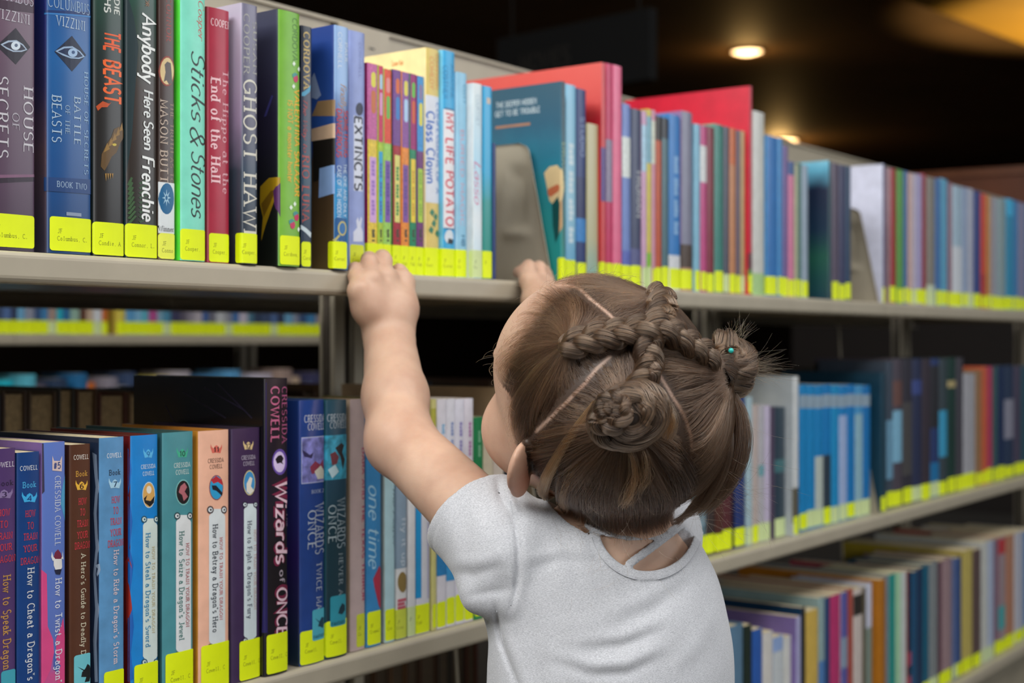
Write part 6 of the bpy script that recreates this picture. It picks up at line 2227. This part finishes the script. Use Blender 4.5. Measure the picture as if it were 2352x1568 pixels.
S = R0[:, None] + (end - R0)[:, None] * t[None, :, None]
lay = hr.beta(1.3, 2.0, NR) * 0.0030 + 0.0004
hgt = lay[:, None] * np.minimum(1, t * 5)[None] + TOP[:, None] * (t[None] ** 3) + PUFF[:, None] * np.sin(np.pi * t ** .8)[None]
cell = 1.7
cl = np.floor(Qr[:, 0] * cell) * 13.1 + np.floor(Qr[:, 1] * cell) * 7.7 + np.floor(Qr[:, 2] * cell) * 3.3
h1 = np.sin(cl * 12.9898)
h2 = np.sin(cl * 78.233 + 1.3)
side = np.cross(dirv / L, RG)
bend = h1 * 0.0030 + hr.normal(0, .0008, NR) + np.where(sec == 0, 0.007 * thin[ri] * np.clip(L[:, 0] / .06, 0, 1), 0)
S = S + side[:, None] * (bend[:, None] * np.sin(np.pi * t)[None])[..., None]
flat, _ = lift(S.reshape(-1, 3), (hgt + (h2 * 0.0006)[:, None] * np.sin(np.pi * t)[None]).reshape(-1))
S = frizz(flat.reshape(NR, N, 3), 0.00022, 1.2)
S[:, 0] = S[:, 0] - RG * 0.0006
shade = np.clip(0.42 + 0.20 * h2 + hr.normal(0, 0.17, NR) + 0.18 * thin[ri], 0, 1)
hair = strands('hair', [S], HAIR, person, 0.000092, 0.00006, shade=shade, rs=1 - .45 * thin[ri])
hair['label'] = 'brown hair parted into sections and combed tight to the head'


# ---- braids
def path_smooth(P, n):
    P = np.asarray(P)
    s = np.concatenate([[0], np.cumsum(np.linalg.norm(np.diff(P, axis=0), axis=1))])
    u = np.linspace(0, s[-1], n)
    Q = np.stack([np.interp(u, s, P[:, i]) for i in range(3)], 1)
    for _ in range(int(n / 6)):
        Q[1:-1] = 0.25 * Q[:-2] + 0.5 * Q[1:-1] + 0.25 * Q[2:]
    return Q


def braid_paths(P, Nn, w, hgt, cycles, taper=(1, 1)):
    """centre lines of the three plaited strands along path P with outward normals Nn"""
    n = len(P)
    T = np.gradient(P, axis=0)
    T /= np.linalg.norm(T, axis=1, keepdims=True)
    Bn = np.cross(T, Nn)
    Bn /= np.linalg.norm(Bn, axis=1, keepdims=True)
    s = np.linspace(0, 1, n)
    tp = ((taper[0] + (taper[1] - taper[0]) * s) * np.clip(s / .05 + .12, 0, 1) ** .6)[:, None]
    out = []
    for j in range(3):
        ph = 2 * np.pi * (cycles * s + j / 3.0)
        out.append(P + Bn * (w * np.sin(ph))[:, None] * tp + Nn * (hgt * np.sin(2 * ph + 0.3))[:, None] * tp)
    return out, T, Bn, tp


def np_tube(C, r, n=8):
    T = np.gradient(C, axis=0)
    T /= np.linalg.norm(T, axis=1, keepdims=True)
    ref = np.array([0.31, 0.17, 0.93])
    A = np.cross(T, ref)
    A /= np.linalg.norm(A, axis=1, keepdims=True)
    B_ = np.cross(T, A)
    a = np.linspace(0, 2 * np.pi, n, endpoint=False)
    r = np.broadcast_to(r, (len(C),))
    V = C[:, None] + (A[:, None] * np.cos(a)[None, :, None] + B_[:, None] * np.sin(a)[None, :, None]) * r[:, None, None]
    m = len(C)
    i, k = np.meshgrid(np.arange(m - 1), np.arange(n), indexing='ij')
    F = np.stack([i * n + k, i * n + (k + 1) % n, (i + 1) * n + (k + 1) % n, (i + 1) * n + k], -1).reshape(-1, 4)
    return V.reshape(-1, 3), F, A, B_


def lock(C, r, k, twist=0.6):
    """k hairs running in a rounded lock of radius r along centre line C"""
    _, _, A, B_ = np_tube(C, r)
    al = hr.uniform(0, 2 * np.pi, k)
    rho = np.sqrt(hr.uniform(0.35, 1.0, k))
    s = np.linspace(0, 1, len(C))
    a = al[:, None] + twist * 2 * np.pi * (s[None] - .5)
    r = np.broadcast_to(r, (len(C),))
    return C[None] + (A[None] * np.cos(a)[..., None] + B_[None] * np.sin(a)[..., None]) * (rho[:, None] * r[None])[..., None]


def core_tubes(name, lst, parent, label=None):
    V, F = [], []
    for C, r in lst:
        v, f, _, _ = np_tube(C, r, 8)
        F.append(f + sum(len(x) for x in V))
        V.append(v)
    o = fast_mesh(name, np.concatenate(V), np.concatenate(F), HAIR_CORE, parent)
    if label:
        o['label'] = label
    return o


def make_braid(pts, w, hgt, r, cycles, lifth, label, k=300, n=130, taper=(1, 1)):
    P = path_smooth([on_skull(*p) if len(p) == 2 else np.asarray(p) for p in pts], n)
    P, Nn = lift(P, np.asarray(lifth) if np.ndim(lifth) else np.full(n, lifth))
    paths, T, Bn, tp = braid_paths(P, Nn, w, hgt, cycles, taper)
    core_tubes('braid', [(C, r * tp[:, 0] * .84) for C in paths], hair, label)
    return [frizz(lock(C, r * tp[:, 0] * 1.04, k, .25), 0.00013, 3) for C in paths]


HB = []
n_ = 130
s_ = np.linspace(0, 1, n_)
HB += make_braid([(1300, 810), (1335, 798), (1385, 785), (1432, 778), (1480, 777), (1520, 783), (1560, 800), (1595, 820), (1615, 838)], 0.0058, 0.0030, 0.0056, 2.9, 0.0080 + 0.0060 * np.exp(-((s_ - .58) / .13) ** 2), 'plaited braid running across the crown to the right bun')
HB += make_braid([(1502, 696), (1509, 720), (1508, 745), (1496, 768), (1484, 795), (1478, 822), (1490, 842), (1480, 868), (1462, 893), (1448, 912)], 0.0054, 0.0028, 0.0052, 2.8, 0.0085, 'plaited braid crossing under the first one to the left bun', taper=(1.12, .92))


# ---- buns: locks wound round a core
def wound_bun(c, ax, up, dims, locks, label, k=210):
    """dims: half sizes along e1, e2 and the axis; locks: (start angle, sweep, height from -1 to 1, radius factor, lock radius, tilt)"""
    ax = ax / np.linalg.norm(ax)
    e1 = up - ax * (up @ ax)
    e1 /= np.linalg.norm(e1)
    e2 = np.cross(ax, e1)
    V, F = uv_ball(1.0, 24, 14)
    V = np.array(V)
    core = c + V[:, :1] * e1 * dims[0] * .86 + V[:, 1:2] * e2 * dims[1] * .86 + V[:, 2:] * ax * dims[2] * .86
    o = mesh('bun', core, F, HAIR_CORE, hair, smooth=True)
    o['label'] = label
    H, T = [], []
    for a0, sw, z0, rf, lr, tilt in locks:
        n = 60
        s = np.linspace(0, 1, n)
        th = math.radians(a0) + math.radians(sw) * s
        z = z0 + tilt * np.sin(th + 0.7) + 0.10 * (s - .5)
        z = np.clip(z, -0.97, 0.97)
        rr = np.sqrt(1 - z ** 2) * rf
        C = c + (rr * np.cos(th))[:, None] * e1 * dims[0] + (rr * np.sin(th))[:, None] * e2 * dims[1] + (z * rf)[:, None] * ax * dims[2]
        rad = lr * (0.55 + 0.55 * np.sin(np.pi * np.clip(s, .08, .92)))
        H.append(frizz(lock(C, rad, k, .5), 0.00016, 2.5))
        T.append((C, rad * .8))
    core_tubes('wound_locks', T, o)
    # hair laid smoothly over the whole bun
    kc = 1500
    z = hr.uniform(-.85, .985, kc)[:, None]
    th = hr.uniform(0, 2 * np.pi, kc)[:, None] + hr.uniform(1.4, 2.8, kc)[:, None] * np.linspace(0, 1, 30)[None]
    z = np.clip(z + .10 * np.sin(th + .7) + .05 * np.sin(3 * th), -.98, .99)
    rr = np.sqrt(1 - z ** 2)
    jit = (0.90 + .035 * np.sin(np.round(z[:, :1] * 6) * 2.3) + hr.uniform(-.02, .03, (kc, 1)))
    H.append(frizz(c + ((rr * np.cos(th) * dims[0])[..., None] * e1 + (rr * np.sin(th) * dims[1])[..., None] * e2 + (z * dims[2])[..., None] * ax) * jit[..., None], .0002, 2))
    return H, e1, e2, ax


_, g1 = lift(BUN_L[None], 0.0)
axL = g1[0] * 0.8 + vec(-0.30, 0.12, 0.50)
axL = axL / np.linalg.norm(axL)
cL = BUN_L + axL * 0.0140 + vec(.003, .001, 0)
lk = []
for j in range(11):
    lk.append((25 + j * 67 + hr.uniform(-20, 20), 170 + hr.uniform(-30, 60), (-.55, -.2, .15, .45, -.35, .3, .0, .60, -.05, .74, .86)[j], .93 + .03 * (j % 2), .0050 + .0012 * (j % 3), (.30, -.22, .38, -.3, .12)[j % 5]))
hb, eL1, eL2, _ = wound_bun(cL, axL, UP - RT * .5, (0.0190, 0.0250, 0.0185), lk, 'left bun, hair wound round a coiled plait')
HB += hb
# the plait coiled on top of it
m_ = 120
s = np.linspace(0, 1, m_)
ang = 2 * np.pi * (1.05 * s) + 1.5
rho = 0.0110 * (1 - 0.78 * s)
cc = cL + axL * 0.0168 + vec(-.0085, .004, 0)
P = cc + (rho * np.cos(ang))[:, None] * eL1 + (rho * np.sin(ang))[:, None] * eL2 + axL * (0.0012 + .0025 * s)[:, None]
paths, T, Bn, tp = braid_paths(P, np.tile(axL, (m_, 1)), 0.0042, 0.0021, 2.6, (1.15, .9))
core_tubes('coiled_braid', [(C, 0.0036) for C in paths], hair)
HB += [frizz(lock(C, 0.0043, 220, .2), 0.00012, 3) for C in paths]

cR = sp(1666, 836, 1.070)
axR = vec(0.22, 0.80, 0.42)
lk = []
for j in range(10):
    lk.append((hr.uniform(0, 360), 200 + hr.uniform(-30, 60), -.72 + j * .15, .93, .0050 + .0010 * (j % 3), (.1, -.08, .2)[j % 3]))
hb, e1, e2, aR = wound_bun(cR - vec(0, .004, 0), axR, RT, (0.0205, 0.0200, 0.0240), lk, 'right bun standing off the side of the head')
HB += hb
# loop of hair over the top of the right bun
for dx, r in ((-.0045, .0050), (.0025, .0052)):
    C = path_smooth([cR + vec(dx * 1.5 - .002, -.002, .0180), cR + vec(dx * 1.2, .012, .0165), cR + vec(dx, .0225, .008), cR + vec(dx, .023, -.004), cR + vec(dx * 1.2, .012, -.014)], 50)
    HB.append(frizz(lock(C, r * (0.6 + .4 * np.sin(np.pi * np.linspace(.1, .9, 50))), 150, .4), .00018, 2))
    core_tubes('wound_locks', [(C, r * .6)], hair)
# root of the right bun, joining it to the head
C = path_smooth([BUN_R, (BUN_R + cR) / 2, cR], 20)
core_tubes('bun_root', [(C, 0.0125)], hair)
HB.append(frizz(lock(C, 0.0135, 900, .3), .0003, 2))


# ---- looser locks: flat bands of hair lying on the head
def band(pts, wd, k, h=(.002, .005), fr=.0005, ends=(.35, 1.0)):
    """k hairs side by side along a line over the scalp; wd half width in metres, h heights above it"""
    n = 26
    P = [np.asarray(sp(*p)) if len(p) == 3 else on_skull(*p) for p in pts]
    C = path_smooth(P, n)
    d = sd_scalp(C)
    C2, Nn = lift(C, np.maximum(d, h[0]))
    T = np.gradient(C2, axis=0)
    T /= np.linalg.norm(T, axis=1, keepdims=True)
    Bn = np.cross(T, Nn)
    s = np.linspace(0, 1, n)
    wv = wd * (ends[0] + (ends[1] - ends[0]) * np.sin(np.pi * (s * .62))) 
    xi = np.clip(hr.normal(0, .5, k), -1.3, 1.3)
    S = C2[None] + Bn[None] * (xi[:, None] * wv[None])[..., None] + Nn[None] * (hr.uniform(0, h[1] - h[0], (k, 1)) * np.sin(np.pi * (0.1 + .9 * s))[None])[..., None]
    cutn = hr.uniform(.75, 1.0, k)
    S = np.stack([np.stack([np.interp(s * c, s, S[i, :, a]) for a in range(3)], 1) for i, c in enumerate(cutn)])
    return frizz(S, fr, 1.2)


LO = [
    band([(1375, 925), (1335, 950), (1300, 995), (1280, 1050), (1275, 1105), (1292, 1158), (1322, 1195), (1356, 1214, 1.022)], .0072, 520, (.0055, .0105)),
    band([(1400, 975), (1352, 995), (1318, 1040), (1302, 1090), (1306, 1150), (1338, 1195), (1385, 1226, 1.022)], .0070, 260, (.004, .0075)),
    band([(1440, 1005), (1452, 1040), (1458, 1075), (1448, 1105), (1430, 1150)], .0045, 130, (.007, .012), .0011),
    band([(1465, 1005), (1478, 1040), (1476, 1085), (1460, 1120)], .0045, 80, (.006, .011), .0012),
    band([(1480, 900), (1512, 925), (1528, 965), (1516, 1005)], .0050, 170, (.009, .014), .0004),
]
DK = [
    band([(1668, 905, 1.062), (1684, 950, 1.057), (1686, 1000, 1.055), (1672, 1060, 1.055), (1640, 1125, 1.06), (1600, 1180, 1.065)], .011, 900, (.0, .012), .0010, (.6, 1.0)),
    band([(1640, 900, 1.03), (1652, 960, 1.025), (1650, 1020, 1.025), (1630, 1090, 1.035), (1590, 1160, 1.045), (1548, 1205, 1.045)], .012, 800, (.0, .012), .0010, (.6, 1.0)),
]
# short hair of the nape, pulled up, its ends loose below
kk = 2600
ex = hr.uniform(1296, 1600, kk)
ey = np.interp(ex, [1296, 1340, 1400, 1460, 1520, 1570, 1600], [1166, 1200, 1219, 1225, 1217, 1190, 1164]) + hr.normal(-12, 13, kk)
gx = np.linspace(1290, 1606, 22)
GE = march(sd_body, gx, np.interp(gx, [1296, 1340, 1400, 1460, 1520, 1545], [1166, 1203, 1226, 1234, 1222, 1190]), step=.75, it=90)[0]
lim = (gx < 1548)
Eb = np.stack([np.interp(ex, gx[lim], GE[lim][:, a]) for a in range(3)], 1) + RT * ((ex - np.clip(ex, None, 1548)) / FPX * 1.04)[:, None] - UP * ((ey - np.interp(ex, [1296, 1340, 1400, 1460, 1520, 1545], [1166, 1203, 1226, 1234, 1222, 1190])) / FPX * 1.03)[:, None]
Eb, ng = lift(Eb, np.maximum(sd_scalp(Eb), 0.0015), 2)
tx = np.where(ex < 1545, 1440 + (ex - 1440) * .35, 1600)
top = march(sd_skull, np.clip(1300 + (ex - 1296) * .95, 1310, 1580), hr.uniform(1020, 1100, kk))[0]
tt = np.linspace(0, 1, 12)
S = top[:, None] + (Eb - top)[:, None] * tt[None, :, None]
fl, _ = lift(S.reshape(-1, 3), (0.0012 + hr.uniform(0, .005, (kk, 1)) * np.sin(np.pi * tt ** .8)[None] + hr.uniform(0, .002, (kk, 1)) * tt[None] ** 3).reshape(-1), 2)
NAPE = frizz(fl.reshape(kk, 12, 3), .0006, .9)

# flyaways
FLY = []


def fly(n, p0, spread0, dvec, spread, length, curl):
    a = np.asarray(p0) + hr.normal(0, spread0, (n, 3))
    d = np.asarray(dvec) + hr.normal(0, spread, (n, 3))
    d /= np.linalg.norm(d, axis=1, keepdims=True)
    L = hr.uniform(.4, 1.0, (n, 1)) * length
    t = np.linspace(0, 1, 12)
    side = np.cross(d, hr.normal(0, 1, (n, 3)))
    side /= np.linalg.norm(side, axis=1, keepdims=True)
    return a[:, None] + d[:, None] * (L * t[None])[..., None] + side[:, None] * (curl * L * (t ** 2)[None] * hr.uniform(-1, 1, (n, 1)))[..., None]


FLY.append(fly(90, cR + RT * .014 - UP * .004, .004, vec(.95, .10, .1), .25, .040, .35))
FLY.append(fly(40, cR + RT * .008 + UP * .018, .004, vec(.45, .85, .1), .35, .022, .5))
FLY.append(fly(70, sp(1640, 1120, 1.05), .015, vec(.7, -.5, .2), .45, .045, .5))
FLY.append(fly(30, sp(1330, 1195, 1.02), .012, vec(.1, -.8, .3), .5, .02, .6))
FLY.append(fly(40, sp(1430, 1228, 1.01), .02, vec(.1, -.8, .3), .5, .020, .6))
# short fine hair standing off along the hairline and the crown
edge = np.where((stub > 0.05) & (stub < 0.8) & (Qh[:, 1] > 0))[0]
ei = hr.choice(edge, 520)
_, eg = lift(BV[ei], 0.0)
d = -HF * 0.8 + eg * 0.25 + hr.normal(0, .35, (len(ei), 3))
d /= np.linalg.norm(d, axis=1, keepdims=True)
tt = np.linspace(0, 1, 8)
FLY.append(BV[ei][:, None] + d[:, None] * (hr.uniform(.3, 1, (len(ei), 1)) * .024 * tt[None])[..., None] + eg[:, None] * (0.003 * np.sin(np.pi * tt)[None])[..., None])
nt_ = 420
ti = hr.choice(np.where(stub > .6)[0], nt_)
_, tg = lift(BV[ti], 0.0)
d = (np.array([T_FL, T_FR, BUN_L, BUN_R])[hr.integers(0, 4, nt_)] - BV[ti])
d /= np.linalg.norm(d, axis=1, keepdims=True)
tt = np.linspace(0, 1, 10)
FLY.append(BV[ti][:, None] + d[:, None] * (hr.uniform(.01, .035, (nt_, 1)) * tt[None])[..., None] + tg[:, None] * (0.002 + hr.uniform(.001, .005, (nt_, 1)) * np.sin(np.pi * tt * .8)[None])[..., None])

strands('braid_strands', HB, HAIR, hair, 0.00011, 0.00009, np.concatenate([np.clip(hr.normal(0.66 + 0.08 * hr.normal(), 0.20, len(a)), 0, 1) for a in HB]))
strands('loose_locks', LO, HAIR_G, hair, 0.00012, 0.00007)
strands('side_locks', DK, HAIR, hair, 0.00012, 0.00007, np.concatenate([np.clip(hr.normal(.35, .22, len(a)), 0, 1) for a in DK]))
strands('nape_hair', [NAPE], HAIR, hair, 0.00012, 0.00007, np.clip(hr.normal(.25, .2, kk), 0, 1))
strands('flyaway_hair', FLY, HAIR_G, hair, 0.000048, 0.00003)
V, F = uv_ball(0.0021, 12, 8)
pb = cR + vec(.001, .0105, .0215)
mesh('hair_bead', [pb + np.array(v) for v in V], F, mat('#1fb0a8', .25, .5, 0), hair, smooth=True)['label'] = 'tiny turquoise hair bead'
